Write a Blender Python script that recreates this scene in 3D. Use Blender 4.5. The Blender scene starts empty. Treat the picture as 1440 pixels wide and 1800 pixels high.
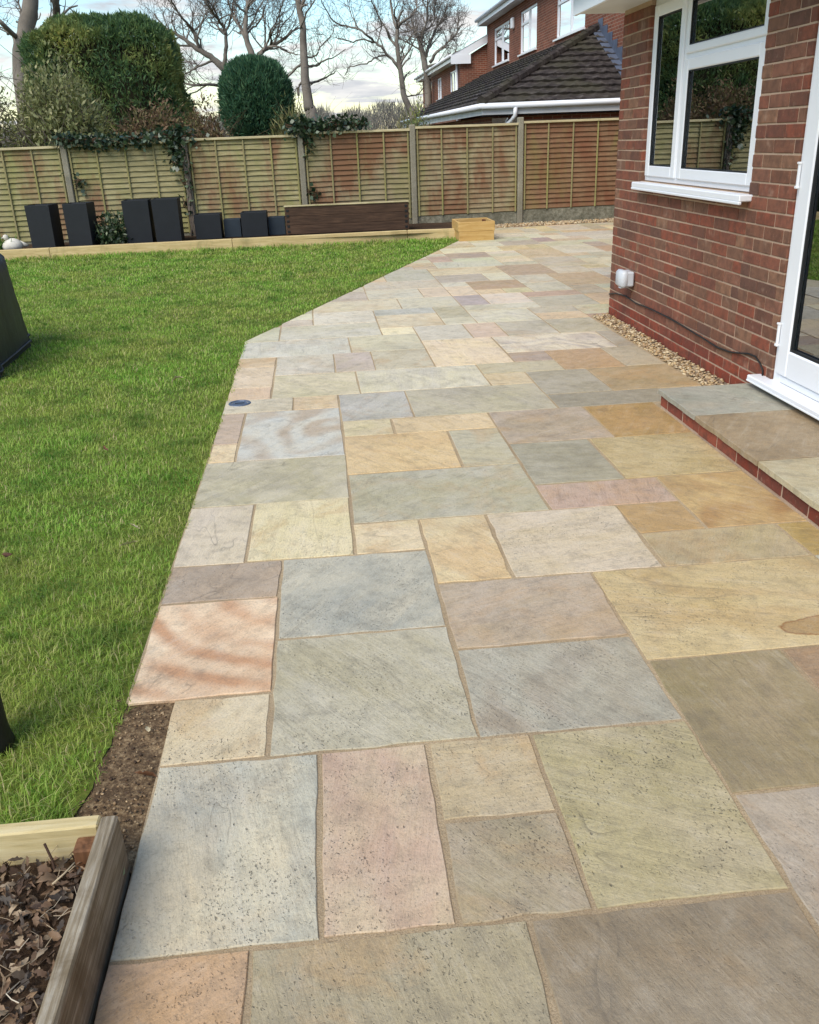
import bpy, bmesh, math, random
import numpy as np
from math import sin, cos, pi, radians, atan2, sqrt, floor
from mathutils import Vector, Matrix, noise as mnoise

random.seed(11)
RNG = np.random.default_rng(11)
scene = bpy.context.scene
COLL = scene.collection

# ------------------------------------------------------------------ camera, world, sun, exposure
CAM_H = 1.5
cam_data = bpy.data.cameras.new('camera')
cam = bpy.data.objects.new('camera', cam_data)
COLL.objects.link(cam)
PITCH, ROLL, YAW = radians(22.965), radians(-2.196), radians(4.743)
_fw = Vector((sin(YAW) * cos(PITCH), cos(YAW) * cos(PITCH), -sin(PITCH)))
_rt = Vector((cos(YAW), -sin(YAW), 0))
_up = _rt.cross(_fw)
_rt2 = cos(ROLL) * _rt + sin(ROLL) * _up
_up2 = -sin(ROLL) * _rt + cos(ROLL) * _up
cam.matrix_world = Matrix(((_rt2.x, _up2.x, -_fw.x, 0), (_rt2.y, _up2.y, -_fw.y, 0), (_rt2.z, _up2.z, -_fw.z, CAM_H), (0, 0, 0, 1)))
cam_data.sensor_fit = 'VERTICAL'
cam_data.sensor_height = 36.0
cam_data.lens = 36.0 * 1546.5 / 1800.0
cam_data.clip_start = 0.05
cam_data.clip_end = 900
scene.camera = cam

SUN_ELEV, SUN_AZ = radians(48), radians(218)      # azimuth measured from +Y (straight ahead) towards +X
world = bpy.data.worlds.new('World')
scene.world = world
world.use_nodes = True
wn, wl = world.node_tree.nodes, world.node_tree.links
wn.clear()
w_out = wn.new('ShaderNodeOutputWorld')
w_bg = wn.new('ShaderNodeBackground')
w_bg.inputs['Strength'].default_value = 0.12
w_sky = wn.new('ShaderNodeTexSky')
w_sky.sky_type = 'NISHITA'
w_sky.sun_disc = False
w_sky.sun_elevation = SUN_ELEV
w_sky.sun_rotation = SUN_AZ
w_sky.air_density = 1.3
w_sky.ozone_density = 3.0
w_sky.dust_density = 0.5
w_tc = wn.new('ShaderNodeTexCoord')
w_sep = wn.new('ShaderNodeSeparateXYZ')
wl.new(w_tc.outputs['Generated'], w_sep.inputs[0])
w_zc = wn.new('ShaderNodeMath'); w_zc.operation = 'MAXIMUM'; w_zc.inputs[1].default_value = 0.0
wl.new(w_sep.outputs['Z'], w_zc.inputs[0])
w_za = wn.new('ShaderNodeMath'); w_za.operation = 'ADD'; w_za.inputs[1].default_value = 0.11
wl.new(w_zc.outputs[0], w_za.inputs[0])
w_dx = wn.new('ShaderNodeMath'); w_dx.operation = 'DIVIDE'
w_dy = wn.new('ShaderNodeMath'); w_dy.operation = 'DIVIDE'
wl.new(w_sep.outputs['X'], w_dx.inputs[0]); wl.new(w_za.outputs[0], w_dx.inputs[1])
wl.new(w_sep.outputs['Y'], w_dy.inputs[0]); wl.new(w_za.outputs[0], w_dy.inputs[1])
w_cmb = wn.new('ShaderNodeCombineXYZ')
wl.new(w_dx.outputs[0], w_cmb.inputs['X']); wl.new(w_dy.outputs[0], w_cmb.inputs['Y'])
w_n = wn.new('ShaderNodeTexNoise')
w_n.inputs['Scale'].default_value = 1.25
w_n.inputs['Detail'].default_value = 9.0
w_n.inputs['Roughness'].default_value = 0.62
w_n.inputs['Distortion'].default_value = 0.25
wl.new(w_cmb.outputs[0], w_n.inputs['Vector'])
w_ramp = wn.new('ShaderNodeValToRGB')
w_ramp.color_ramp.elements[0].position = 0.47; w_ramp.color_ramp.elements[0].color = (0, 0, 0, 1)
w_ramp.color_ramp.elements[1].position = 0.58; w_ramp.color_ramp.elements[1].color = (1, 1, 1, 1)
wl.new(w_n.outputs['Fac'], w_ramp.inputs[0])
w_n2 = wn.new('ShaderNodeTexNoise')
w_n2.inputs['Scale'].default_value = 3.1
w_n2.inputs['Detail'].default_value = 7.0
wl.new(w_cmb.outputs[0], w_n2.inputs['Vector'])
w_cr = wn.new('ShaderNodeValToRGB')
w_cr.color_ramp.elements[0].position = 0.35; w_cr.color_ramp.elements[0].color = (2.9, 3.05, 3.3, 1)
w_cr.color_ramp.elements[1].position = 0.62; w_cr.color_ramp.elements[1].color = (4.35, 4.32, 4.26, 1)
wl.new(w_n2.outputs['Fac'], w_cr.inputs[0])
w_hs = wn.new('ShaderNodeHueSaturation')
w_hs.inputs['Saturation'].default_value = 1.3
w_hs.inputs['Value'].default_value = 1.0
wl.new(w_sky.outputs[0], w_hs.inputs['Color'])
w_mix = wn.new('ShaderNodeMix'); w_mix.data_type = 'RGBA'
wl.new(w_ramp.outputs[0], w_mix.inputs[0])
wl.new(w_hs.outputs[0], w_mix.inputs[6]); wl.new(w_cr.outputs[0], w_mix.inputs[7])
wl.new(w_mix.outputs[2], w_bg.inputs['Color'])
wl.new(w_bg.outputs[0], w_out.inputs[0])

sun_data = bpy.data.lights.new('sun', 'SUN')
sun_data.energy = 2.0
sun_data.angle = radians(40)
sun_data.color = (1.0, 0.93, 0.82)
sun = bpy.data.objects.new('sun', sun_data)
COLL.objects.link(sun)
_sd = Vector((sin(SUN_AZ) * cos(SUN_ELEV), cos(SUN_AZ) * cos(SUN_ELEV), sin(SUN_ELEV)))
sun.rotation_euler = _sd.to_track_quat('Z', 'Y').to_euler()
sun.location = (0, 0, 30)

scene.view_settings.view_transform = 'Standard'
scene.view_settings.look = 'None'
scene.view_settings.exposure = 0.85
scene.view_settings.gamma = 1.0
scene.view_settings.use_curve_mapping = False

# ------------------------------------------------------------------ helpers
def lin(c):
    def f(v):
        v = v / 255.0
        return v / 12.92 if v <= 0.04045 else ((v + 0.055) / 1.055) ** 2.4
    return tuple(f(v) for v in c)

def tag(o, label=None, cat=None, group=None, kind=None):
    if label: o['label'] = label
    if cat: o['category'] = cat
    if group: o['group'] = group
    if kind: o['kind'] = kind
    return o

def empty(name, loc=(0, 0, 0), rz=0.0):
    o = bpy.data.objects.new(name, None)
    COLL.objects.link(o)
    o.location = loc
    o.rotation_euler = (0, 0, rz)
    o.empty_display_size = 0.1
    return o

class MB:
    """collects verts and faces, links them as one mesh object"""
    def __init__(s):
        s.v, s.f = [], []
    def add(s, vs, fs, M=None):
        n = len(s.v)
        if M is not None:
            vs = [tuple(M @ Vector(p)) for p in vs]
        s.v += [tuple(p) for p in vs]
        s.f += [tuple(i + n for i in f) for f in fs]
        return s
    def box(s, lo, hi, c=0.0, M=None):
        x0, y0, z0 = lo; x1, y1, z1 = hi
        if c <= 0:
            vs = [(x0, y0, z0), (x1, y0, z0), (x1, y1, z0), (x0, y1, z0), (x0, y0, z1), (x1, y0, z1), (x1, y1, z1), (x0, y1, z1)]
            fs = [(3, 2, 1, 0), (4, 5, 6, 7), (0, 1, 5, 4), (1, 2, 6, 5), (2, 3, 7, 6), (3, 0, 4, 7)]
            return s.add(vs, fs, M)
        c = min(c, (x1 - x0) * .45, (y1 - y0) * .45, (z1 - z0) * .45)
        vs, idx = [], {}
        X = (x0, x1); Y = (y0, y1); Z = (z0, z1)
        for i in (0, 1):
            for j in (0, 1):
                for k in (0, 1):
                    sx, sy, sz = (1, -1)[i], (1, -1)[j], (1, -1)[k]
                    idx[i, j, k, 0] = len(vs); vs.append((X[i], Y[j] + c * sy, Z[k] + c * sz))
                    idx[i, j, k, 1] = len(vs); vs.append((X[i] + c * sx, Y[j], Z[k] + c * sz))
                    idx[i, j, k, 2] = len(vs); vs.append((X[i] + c * sx, Y[j] + c * sy, Z[k]))
        fs = []
        def quad(q, flip):
            fs.append(tuple(q[::-1]) if flip else tuple(q))
        for i in (0, 1):
            quad([idx[i, 0, 0, 0], idx[i, 1, 0, 0], idx[i, 1, 1, 0], idx[i, 0, 1, 0]], i == 0)
            quad([idx[0, i, 0, 1], idx[1, i, 0, 1], idx[1, i, 1, 1], idx[0, i, 1, 1]], i == 1)
            quad([idx[0, 0, i, 2], idx[1, 0, i, 2], idx[1, 1, i, 2], idx[0, 1, i, 2]], i == 0)
        for i in (0, 1):
            for j in (0, 1):
                fl = (i == j)
                quad([idx[i, j, 0, 0], idx[i, j, 1, 0], idx[i, j, 1, 1], idx[i, j, 0, 1]], not fl)
                quad([idx[i, 0, j, 0], idx[i, 1, j, 0], idx[i, 1, j, 2], idx[i, 0, j, 2]], fl)
                quad([idx[0, i, j, 1], idx[1, i, j, 1], idx[1, i, j, 2], idx[0, i, j, 2]], not fl)
        for i in (0, 1):
            for j in (0, 1):
                for k in (0, 1):
                    t = [idx[i, j, k, 0], idx[i, j, k, 1], idx[i, j, k, 2]]
                    quad(t, (i + j + k) % 2 == 0)
        return s.add(vs, fs, M)
    def tube(s, pts, radii, sides=6, cap=True):
        P = np.array(pts, float); n = len(P)
        T = np.gradient(P, axis=0); T /= (np.linalg.norm(T, axis=1)[:, None] + 1e-9)
        ref = np.array((0.31, 0.17, 0.93))
        if abs(T[0] @ ref) > .9: ref = np.array((1., .1, 0))
        A = np.cross(T, ref); A /= (np.linalg.norm(A, axis=1)[:, None] + 1e-9)
        B = np.cross(T, A)
        ang = np.arange(sides) * 2 * pi / sides
        R = np.array(radii, float)
        ring = P[:, None] + R[:, None, None] * (A[:, None] * np.cos(ang)[None, :, None] + B[:, None] * np.sin(ang)[None, :, None])
        vs = ring.reshape(-1, 3).tolist()
        fs = []
        for a in range(n - 1):
            for b in range(sides):
                b2 = (b + 1) % sides
                fs.append((a * sides + b2, a * sides + b, (a + 1) * sides + b, (a + 1) * sides + b2))
        if cap:
            fs.append(tuple(range(sides))); fs.append(tuple((n - 1) * sides + k for k in range(sides - 1, -1, -1)))
        return s.add(vs, fs)
    def lathe(s, prof, seg=24, M=None):
        vs, fs = [], []
        n = len(prof)
        for k in range(seg):
            a = 2 * pi * k / seg
            vs += [(r * cos(a), r * sin(a), z) for r, z in prof]
        for k in range(seg):
            k2 = (k + 1) % seg
            for i in range(n - 1):
                fs.append((k * n + i, k2 * n + i, k2 * n + i + 1, k * n + i + 1))
        return s.add(vs, fs, M)
    def mesh(s, name):
        me = bpy.data.meshes.new(name)
        me.from_pydata(s.v, [], s.f)
        if len(s.v) < 4000:
            bm = bmesh.new(); bm.from_mesh(me)
            bmesh.ops.recalc_face_normals(bm, faces=bm.faces[:])
            bm.to_mesh(me); bm.free()
        me.update()
        return me
    def build(s, name, mat, parent=None, smooth=False, loc=None):
        return link(name, s.mesh(name), mat, parent, smooth, loc)

def link(name, me, mat, parent=None, smooth=False, loc=None):
    if mat is not None and len(me.materials) == 0: me.materials.append(mat)
    if smooth:
        me.polygons.foreach_set('use_smooth', [True] * len(me.polygons))
    o = bpy.data.objects.new(name, me)
    COLL.objects.link(o)
    if parent is not None: o.parent = parent
    if loc is not None: o.location = loc
    return o

def np_mesh(name, V, F, mat, smooth=False, parent=None):
    """V (n,3), F (m,3 or 4) numpy -> one object"""
    me = bpy.data.meshes.new(name)
    k = F.shape[1]
    me.vertices.add(len(V)); me.vertices.foreach_set('co', V.astype(np.float32).ravel())
    me.loops.add(F.size); me.loops.foreach_set('vertex_index', F.astype(np.int32).ravel())
    me.polygons.add(len(F))
    me.polygons.foreach_set('loop_start', (np.arange(len(F)) * k).astype(np.int32))
    me.polygons.foreach_set('loop_total', np.full(len(F), k, np.int32))
    me.update(calc_edges=True)
    return link(name, me, mat, parent, smooth)

def copy_tree(o, parent=None):
    c = o.copy(); COLL.objects.link(c)
    if parent is not None: c.parent = parent
    for ch in list(o.children): copy_tree(ch, c)
    return c

# ------------------------------------------------------------------ materials
class NT:
    def __init__(s, name):
        s.m = bpy.data.materials.new(name); s.m.use_nodes = True
        s.t = s.m.node_tree; s.n = s.t.nodes; s.l = s.t.links
        s.b = s.n['Principled BSDF']; s.out = s.n['Material Output']
        s.tc = s.n.new('ShaderNodeTexCoord')
    def mapping(s, scale=(1, 1, 1), kind='Object', loc=None, rot=None):
        m = s.n.new('ShaderNodeMapping')
        m.inputs['Scale'].default_value = scale
        s.l.new(s.tc.outputs[kind], m.inputs['Vector'])
        if loc is not None: s.l.new(loc, m.inputs['Location'])
        if rot is not None: s.l.new(rot, m.inputs['Rotation'])
        return m.outputs[0]
    def pos(s):
        return s.n.new('ShaderNodeNewGeometry').outputs['Position']
    def noise(s, vec=None, scale=5, detail=4, rough=.55, dist=0):
        n = s.n.new('ShaderNodeTexNoise')
        n.inputs['Scale'].default_value = scale; n.inputs['Detail'].default_value = detail
        n.inputs['Roughness'].default_value = rough; n.inputs['Distortion'].default_value = dist
        if vec is not None: s.l.new(vec, n.inputs['Vector'])
        return n.outputs['Fac']
    def ramp(s, fac, stops):
        r = s.n.new('ShaderNodeValToRGB')
        e = r.color_ramp.elements
        while len(e) < len(stops): e.new(.5)
        for el, (p, c) in zip(e, stops):
            el.position = p
            el.color = (c, c, c, 1) if isinstance(c, (int, float)) else (*c[:3], 1)
        s.l.new(fac, r.inputs[0])
        return r.outputs[0]
    def mix(s, fac, a, b, mode='MIX'):
        m = s.n.new('ShaderNodeMix'); m.data_type = 'RGBA'; m.blend_type = mode
        for sock, v in ((m.inputs[0], fac), (m.inputs[6], a), (m.inputs[7], b)):
            if hasattr(v, 'is_linked') or hasattr(v, 'node'): s.l.new(v, sock)
            elif isinstance(v, (int, float)): sock.default_value = v if sock is m.inputs[0] else (v, v, v, 1)
            else: sock.default_value = (*v[:3], 1)
        return m.outputs[2]
    def math(s, op, a, b=None):
        m = s.n.new('ShaderNodeMath'); m.operation = op
        for i, v in enumerate((a, b)):
            if v is None: continue
            if isinstance(v, (int, float)): m.inputs[i].default_value = v
            else: s.l.new(v, m.inputs[i])
        return m.outputs[0]
    def attr(s, name, kind='OBJECT', out='Color'):
        a = s.n.new('ShaderNodeAttribute'); a.attribute_type = kind; a.attribute_name = name
        return a.outputs[out]
    def rnd(s):
        return s.n.new('ShaderNodeObjectInfo').outputs['Random']
    def island(s):
        return s.n.new('ShaderNodeNewGeometry').outputs['Random Per Island']
    def bump(s, h, strength=.3, dist=.01, normal=None):
        b = s.n.new('ShaderNodeBump')
        b.inputs['Strength'].default_value = strength; b.inputs['Distance'].default_value = dist
        s.l.new(h, b.inputs['Height'])
        if normal is not None: s.l.new(normal, b.inputs['Normal'])
        s.l.new(b.outputs[0], s.b.inputs['Normal'])
        return b.outputs[0]
    def color(s, c):
        if isinstance(c, (tuple, list)): s.b.inputs['Base Color'].default_value = (*c[:3], 1)
        else: s.l.new(c, s.b.inputs['Base Color'])
    def rough(s, r):
        if isinstance(r, (int, float)): s.b.inputs['Roughness'].default_value = r
        else: s.l.new(r, s.b.inputs['Roughness'])
    def spec(s, v): s.b.inputs['Specular IOR Level'].default_value = v
    def offset(s, k=37.0):
        """random vector offset from the object's random number"""
        c = s.n.new('ShaderNodeCombineXYZ')
        r = s.rnd()
        s.l.new(s.math('MULTIPLY', r, k), c.inputs[0]); s.l.new(s.math('MULTIPLY', r, k * 1.7), c.inputs[1]); s.l.new(s.math('MULTIPLY', r, k * .6), c.inputs[2])
        return c.outputs[0]

def simple(name, col, rough=.6, spec=.4, metallic=0.0, nscale=0, namp=.15, bump=0):
    t = NT(name); t.rough(rough); t.spec(spec); t.b.inputs['Metallic'].default_value = metallic
    if nscale:
        n = t.noise(t.mapping(loc=t.offset()), nscale, 5)
        lo = tuple(c * (1 - namp) for c in col); hi = tuple(min(1, c * (1 + namp)) for c in col)
        t.color(t.ramp(n, [(.3, lo), (.7, hi)]))
        if bump: t.bump(n, bump, .01)
    else: t.color(col)
    return t.m

def mat_stone():
    t = NT('riven_sandstone')
    off = t.offset(41)
    rot = t.n.new('ShaderNodeCombineXYZ')
    t.l.new(t.math('MULTIPLY', t.math('FRACT', t.math('MULTIPLY', t.rnd(), 17.3)), 3.1), rot.inputs[2])
    v = t.mapping(loc=off, rot=rot.outputs[0])
    def stretched(s_):
        m_ = t.n.new('ShaderNodeMapping'); m_.inputs['Scale'].default_value = s_
        t.l.new(v, m_.inputs['Vector']); return m_.outputs[0]
    vs = stretched((1, 5, 1))
    c1, c2 = t.attr('tint'), t.attr('tint2')
    big = t.noise(v, 2.6, 4, .55, .6)
    streak = t.noise(vs, 2.2, 6, .6, .8)
    f = t.math('ADD', t.math('MULTIPLY', big, .6), t.math('MULTIPLY', streak, .4))
    base = t.mix(t.ramp(f, [(.38, 0), (.62, 1)]), c1, c2)
    # ochre iron blotches with ragged edges
    iron = t.ramp(t.noise(v, 2.9, 7, .68, .8), [(.50, 0), (.60, .7), (.72, 1)])
    base = t.mix(t.math('MULTIPLY', iron, t.attr('iron', out='Fac')), base, lin((188, 146, 92)))
    # bedding bands
    con = t.noise(v, 1.25, 1.2, .4, .5)
    con = t.math('ADD', con, t.math('MULTIPLY', t.noise(v, 7, 3), .03))
    bands = t.math('ADD', t.math('MULTIPLY', t.math('SINE', t.math('MULTIPLY', con, 46.0)), .5), .5)
    bands = t.math('MULTIPLY', bands, t.ramp(t.noise(v, 2.3, 3), [(.36, .15), (.6, 1)]))
    band = t.attr('band', out='Fac')
    base = t.mix(t.math('MULTIPLY', t.ramp(bands, [(.15, 0), (.85, 1)]), band), base, t.attr('tint3'))
    # one slab carries bold concentric iron bands, another a rusty stain
    vo = t.mapping()
    vd = t.n.new('ShaderNodeVectorMath'); vd.operation = 'DISTANCE'; vd.inputs[1].default_value = (.30, .40, 0)
    t.l.new(vo, vd.inputs[0])
    ph = t.math('ADD', t.math('MULTIPLY', t.math('POWER', vd.outputs['Value'], 1.2), 47.0), t.math('MULTIPLY', t.noise(vo, 2.4, 3), 6.5))
    ring = t.math('ADD', t.math('MULTIPLY', t.math('SINE', ph), .5), .5)
    ring = t.math('MULTIPLY', ring, t.ramp(t.noise(vo, 3.0, 2), [(.34, .15), (.62, 1)]))
    base = t.mix(t.math('MULTIPLY', t.ramp(ring, [(.10, 0), (.45, .4), (.85, 1)]), t.attr('swirl', out='Fac')), base, t.attr('tint3'))
    ms = t.n.new('ShaderNodeMapping'); ms.inputs['Scale'].default_value = (1, 2.6, 1); t.l.new(vo, ms.inputs['Vector'])
    vs_ = t.n.new('ShaderNodeVectorMath'); vs_.operation = 'DISTANCE'; vs_.inputs[1].default_value = (.24, -.50, 0)
    t.l.new(ms.outputs[0], vs_.inputs[0])
    stn = t.ramp(t.math('ADD', vs_.outputs['Value'], t.math('MULTIPLY', t.noise(vo, 9, 4), .16)), [(.20, .5), (.236, .55), (.250, 1), (.262, 0)])
    base = t.mix(t.math('MULTIPLY', stn, t.attr('stain', out='Fac')), base, lin((146, 104, 58)))
    # mottling + grain
    m1 = t.noise(v, 14, 6, .7)
    base = t.mix(t.math('MULTIPLY', t.ramp(m1, [(.35, 1), (.5, 0)]), .27), base, (.12, .105, .085))
    base = t.mix(t.math('MULTIPLY', t.ramp(m1, [(.52, 0), (.7, 1)]), .18), base, (.60, .54, .44))
    g = t.noise(v, 150, 3, .7)
    base = t.mix(t.ramp(g, [(.3, .30), (.5, 0)]), base, (.09, .08, .065))
    g2 = t.noise(vs, 34, 5, .75)
    base = t.mix(t.ramp(g2, [(.30, .26), (.46, 0)]), base, (.10, .088, .07))
    base = t.mix(t.ramp(g2, [(.58, 0), (.74, .20)]), base, (.62, .57, .48))
    vv = stretched((1, 11, 1))
    vmask = t.ramp(t.noise(v, 2.1, 3), [(.38, .15), (.6, 1)])
    vein = t.noise(vv, 2.6, 9, .72, .25)
    base = t.mix(t.math('MULTIPLY', vmask, t.ramp(vein, [(.36, .24), (.46, 0)])), base, (.12, .10, .075))
    base = t.mix(t.math('MULTIPLY', vmask, t.ramp(vein, [(.55, 0), (.66, .18)])), base, (.64, .59, .50))
    # worn dirt, in world space so that it runs across the joints
    dirt = t.noise(t.pos(), 1.7, 6, .68, .4)
    base = t.mix(t.ramp(dirt, [(.50, 0), (.68, .20)]), base, (.105, .09, .068))
    # pits: small dark holes gathered in patches
    vp = t.n.new('ShaderNodeTexVoronoi'); vp.inputs['Scale'].default_value = 105
    wrp = t.n.new('ShaderNodeVectorMath'); wrp.operation = 'ADD'
    nz = t.n.new('ShaderNodeTexNoise'); nz.inputs['Scale'].default_value = 70; t.l.new(v, nz.inputs['Vector'])
    sc_ = t.n.new('ShaderNodeVectorMath'); sc_.operation = 'SCALE'; sc_.inputs['Scale'].default_value = .022; t.l.new(nz.outputs['Color'], sc_.inputs[0])
    t.l.new(t.mapping((1, .7, 1), loc=off, rot=rot.outputs[0]), wrp.inputs[0]); t.l.new(sc_.outputs[0], wrp.inputs[1])
    t.l.new(wrp.outputs[0], vp.inputs['Vector'])
    patch = t.ramp(t.noise(v, 4.2, 4, .65), [(.42, .04), (.60, 1)])
    pit = t.math('MULTIPLY', t.ramp(vp.outputs['Distance'], [(.14, 1), (.30, 0)]), t.math('MULTIPLY', patch, t.attr('pits', out='Fac')))
    vp2 = t.n.new('ShaderNodeTexVoronoi'); vp2.inputs['Scale'].default_value = 40
    t.l.new(t.mapping((1, .6, 1), loc=off, rot=rot.outputs[0]), vp2.inputs['Vector'])
    pit2 = t.math('MULTIPLY', t.ramp(vp2.outputs['Distance'], [(.07, 1), (.13, 0)]), t.math('MULTIPLY', t.ramp(t.noise(v, 3.1, 2), [(.5, 0), (.6, 1)]), t.attr('pits', out='Fac')))
    pit = t.math('MINIMUM', t.math('ADD', pit, pit2), 1.0)
    base = t.mix(t.math('MULTIPLY', t.math('MULTIPLY', pit, t.ramp(t.noise(v, 28, 2), [(.40, .15), (.62, 1)])), .78), base, (.055, .047, .04))
    h1 = t.noise(stretched((1, 2.4, 1)), 1.3, 3, .5, .6)
    frac = t.math('FRACT', t.math('MULTIPLY', h1, 4.0))
    lip = t.math('MULTIPLY', t.ramp(frac, [(.0, 1), (.045, 0)]), t.ramp(t.noise(v, 3.3, 3), [(.50, 0), (.66, .5)]))
    base = t.mix(lip, base, (.085, .07, .052))
    t.color(base)
    t.rough(t.ramp(m1, [(.3, .62), (.7, .48)]))
    t.spec(.42)
    # riven relief: terraces of a stretched noise
    ter = t.ramp(frac, [(.0, 0), (.90, .8), (1.0, 0)])
    h = t.math('ADD', t.math('MULTIPLY', t.noise(v, 9, 8, .65), 1.0), t.math('MULTIPLY', ter, .16))
    h = t.math('SUBTRACT', h, t.math('MULTIPLY', pit, .35))
    h = t.math('ADD', h, t.math('MULTIPLY', g, .12))
    h = t.math('ADD', h, t.math('MULTIPLY', vein, .5))
    t.bump(h, .75, .012)
    return t.m

def mat_grit(name, cols, scale=170, bump=.6, big=1.5):
    t = NT(name)
    v = t.pos()
    n = t.noise(v, scale, 4, .8)
    b = t.noise(v, big, 5, .6)
    base = t.ramp(n, [(.25, cols[0]), (.5, cols[1]), (.75, cols[2])])
    base = t.mix(t.ramp(b, [(.35, .55), (.65, 0)]), base, cols[0])
    t.color(base); t.rough(.95); t.spec(.15)
    t.bump(t.math('ADD', n, t.math('MULTIPLY', t.noise(v, scale * .2, 3), 1.5)), bump, .008)
    return t.m

def mat_brick(name='red_brick', cols=None):
    t = NT(name)
    off = t.offset(23)
    v = t.mapping(loc=off)
    r = t.rnd()
    pal = t.n.new('ShaderNodeValToRGB'); pal.color_ramp.interpolation = 'CONSTANT'
    cols = cols or [(128, 80, 64), (136, 86, 68), (124, 84, 66), (134, 92, 74), (112, 76, 62), (132, 80, 62), (124, 90, 72), (138, 102, 80), (120, 76, 62), (130, 86, 68), (106, 76, 64), (136, 78, 60)]
    e = pal.color_ramp.elements
    while len(e) < len(cols): e.new(.5)
    for k, c in enumerate(cols):
        e[k].position = k / len(cols); e[k].color = (*lin(c), 1)
    t.l.new(r, pal.inputs[0])
    n = t.noise(v, 18, 6, .65)
    base = t.mix(t.ramp(n, [(.35, .6), (.6, 0)]), pal.outputs[0], lin((82, 62, 52)))
    base = t.mix(t.ramp(t.noise(v, 40, 5, .7), [(.58, 0), (.74, .4)]), base, lin((172, 132, 108)))
    base = t.mix(t.ramp(t.noise(v, 7, 3, .6), [(.62, 0), (.75, .35)]), base, lin((186, 160, 138)))
    t.color(base); t.rough(.88); t.spec(.2)
    t.bump(t.math('ADD', t.noise(v, 55, 6, .7), t.math('MULTIPLY', n, .7)), .5, .006)
    return t.m

def mat_far_brick():
    t = NT('far_brickwork')
    br = t.n.new('ShaderNodeTexBrick')
    mp = t.n.new('ShaderNodeMapping')
    # brick pattern runs in (Y, Z) for the long facade; use X+Y so both faces carry courses
    sep = t.n.new('ShaderNodeSeparateXYZ'); t.l.new(t.pos(), sep.inputs[0])
    cmb = t.n.new('ShaderNodeCombineXYZ')
    t.l.new(t.math('ADD', sep.outputs[0], sep.outputs[1]), cmb.inputs[0]); t.l.new(sep.outputs[2], cmb.inputs[1])
    t.l.new(cmb.outputs[0], br.inputs['Vector'])
    br.inputs['Scale'].default_value = 1.0
    br.inputs['Brick Width'].default_value = .225; br.inputs['Row Height'].default_value = .075
    br.inputs['Mortar Size'].default_value = .009; br.inputs['Mortar Smooth'].default_value = .3
    br.inputs['Color1'].default_value = (*lin((142, 84, 64)), 1); br.inputs['Color2'].default_value = (*lin((112, 66, 52)), 1)
    br.inputs['Mortar'].default_value = (*lin((150, 130, 112)), 1)
    n = t.noise(t.pos(), .9, 5, .6)
    t.color(t.mix(t.ramp(n, [(.4, .35), (.65, 0)]), br.outputs['Color'], lin((96, 64, 52))))
    t.rough(.9); t.spec(.15)
    t.bump(br.outputs['Fac'], -.4, .01)
    return t.m

def mat_wood(name, a, b, c, grain=(1, 14, 14), gscale=3.0, rough=.8, axis=None, algae=None, stain=None):
    t = NT(name)
    off = t.offset(29)
    v = t.mapping(grain, loc=off)
    vo = t.mapping(loc=off)
    g = t.noise(v, gscale, 7, .65, .5)
    wm = t.n.new('ShaderNodeMapping'); wm.inputs['Scale'].default_value = (1, 1, .38); t.l.new(t.pos(), wm.inputs['Vector']); wpos = wm.outputs[0]
    base = t.ramp(g, [(.25, a), (.5, b), (.75, c)])
    base = t.mix(t.math('MULTIPLY', t.ramp(t.noise(vo, 2.2, 4), [(.4, .5), (.65, 0)]), .7), base, a)
    if algae is not None:
        f = t.ramp(t.noise(wpos, algae[1] * 1.5, 6, .65, .4), [(algae[2], 0), (algae[2] + .16, 1)])
        base = t.mix(t.math('MULTIPLY', f, algae[3]), base, algae[0])
    if stain is not None:
        f = t.ramp(t.noise(wpos, stain[1] * 1.5, 6, .68, .3), [(stain[2], 0), (stain[2] + .14, 1)])
        base = t.mix(t.math('MULTIPLY', f, stain[3]), base, stain[0])
    t.color(base); t.rough(rough); t.spec(.25)
    t.bump(g, .35, .006)
    return t.m

def mat_leaf(name, cols, clump=1.6, trans=.25, rough=.55, spec=.35, clump_cols=None, cpos=(.38, .62)):
    t = NT(name)
    base = t.ramp(t.island(), [(i / max(1, len(cols) - 1), c) for i, c in enumerate(cols)])
    if clump_cols:
        f = t.ramp(t.noise(t.pos(), clump, 4, .6), [(cpos[0], 0), (cpos[1], 1)])
        base2 = t.ramp(t.island(), [(i / max(1, len(clump_cols) - 1), c) for i, c in enumerate(clump_cols)])
        base = t.mix(f, base, base2)
    t.color(base); t.rough(rough); t.spec(spec)
    if trans > 0:
        tr = t.n.new('ShaderNodeBsdfTranslucent'); t.l.new(base, tr.inputs['Color'])
        mx = t.n.new('ShaderNodeMixShader'); mx.inputs[0].default_value = trans
        t.l.new(t.b.outputs[0], mx.inputs[1]); t.l.new(tr.outputs[0], mx.inputs[2])
        t.l.new(mx.outputs[0], t.out.inputs['Surface'])
    return t.m

def mat_glass(name, tint=(.02, .025, .025), opacity=.55, ior=1.6):
    """window glass: clear reflection over a partly see-through dark pane"""
    t = NT(name)
    tr = t.n.new('ShaderNodeBsdfTransparent'); tr.inputs['Color'].default_value = (.80, .86, .84, 1)
    gl = t.n.new('ShaderNodeBsdfGlossy'); gl.inputs['Roughness'].default_value = .004; gl.inputs['Color'].default_value = (.95, .97, 1, 1)
    fr = t.n.new('ShaderNodeFresnel'); fr.inputs['IOR'].default_value = ior
    mx = t.n.new('ShaderNodeMixShader')
    t.l.new(t.math('MINIMUM', t.math('ADD', t.math('MULTIPLY', fr.outputs[0], 2.8), .08), 1.0), mx.inputs[0]); t.l.new(tr.outputs[0], mx.inputs[1]); t.l.new(gl.outputs[0], mx.inputs[2])
    t.l.new(mx.outputs[0], t.out.inputs['Surface'])
    return t.m

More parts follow.
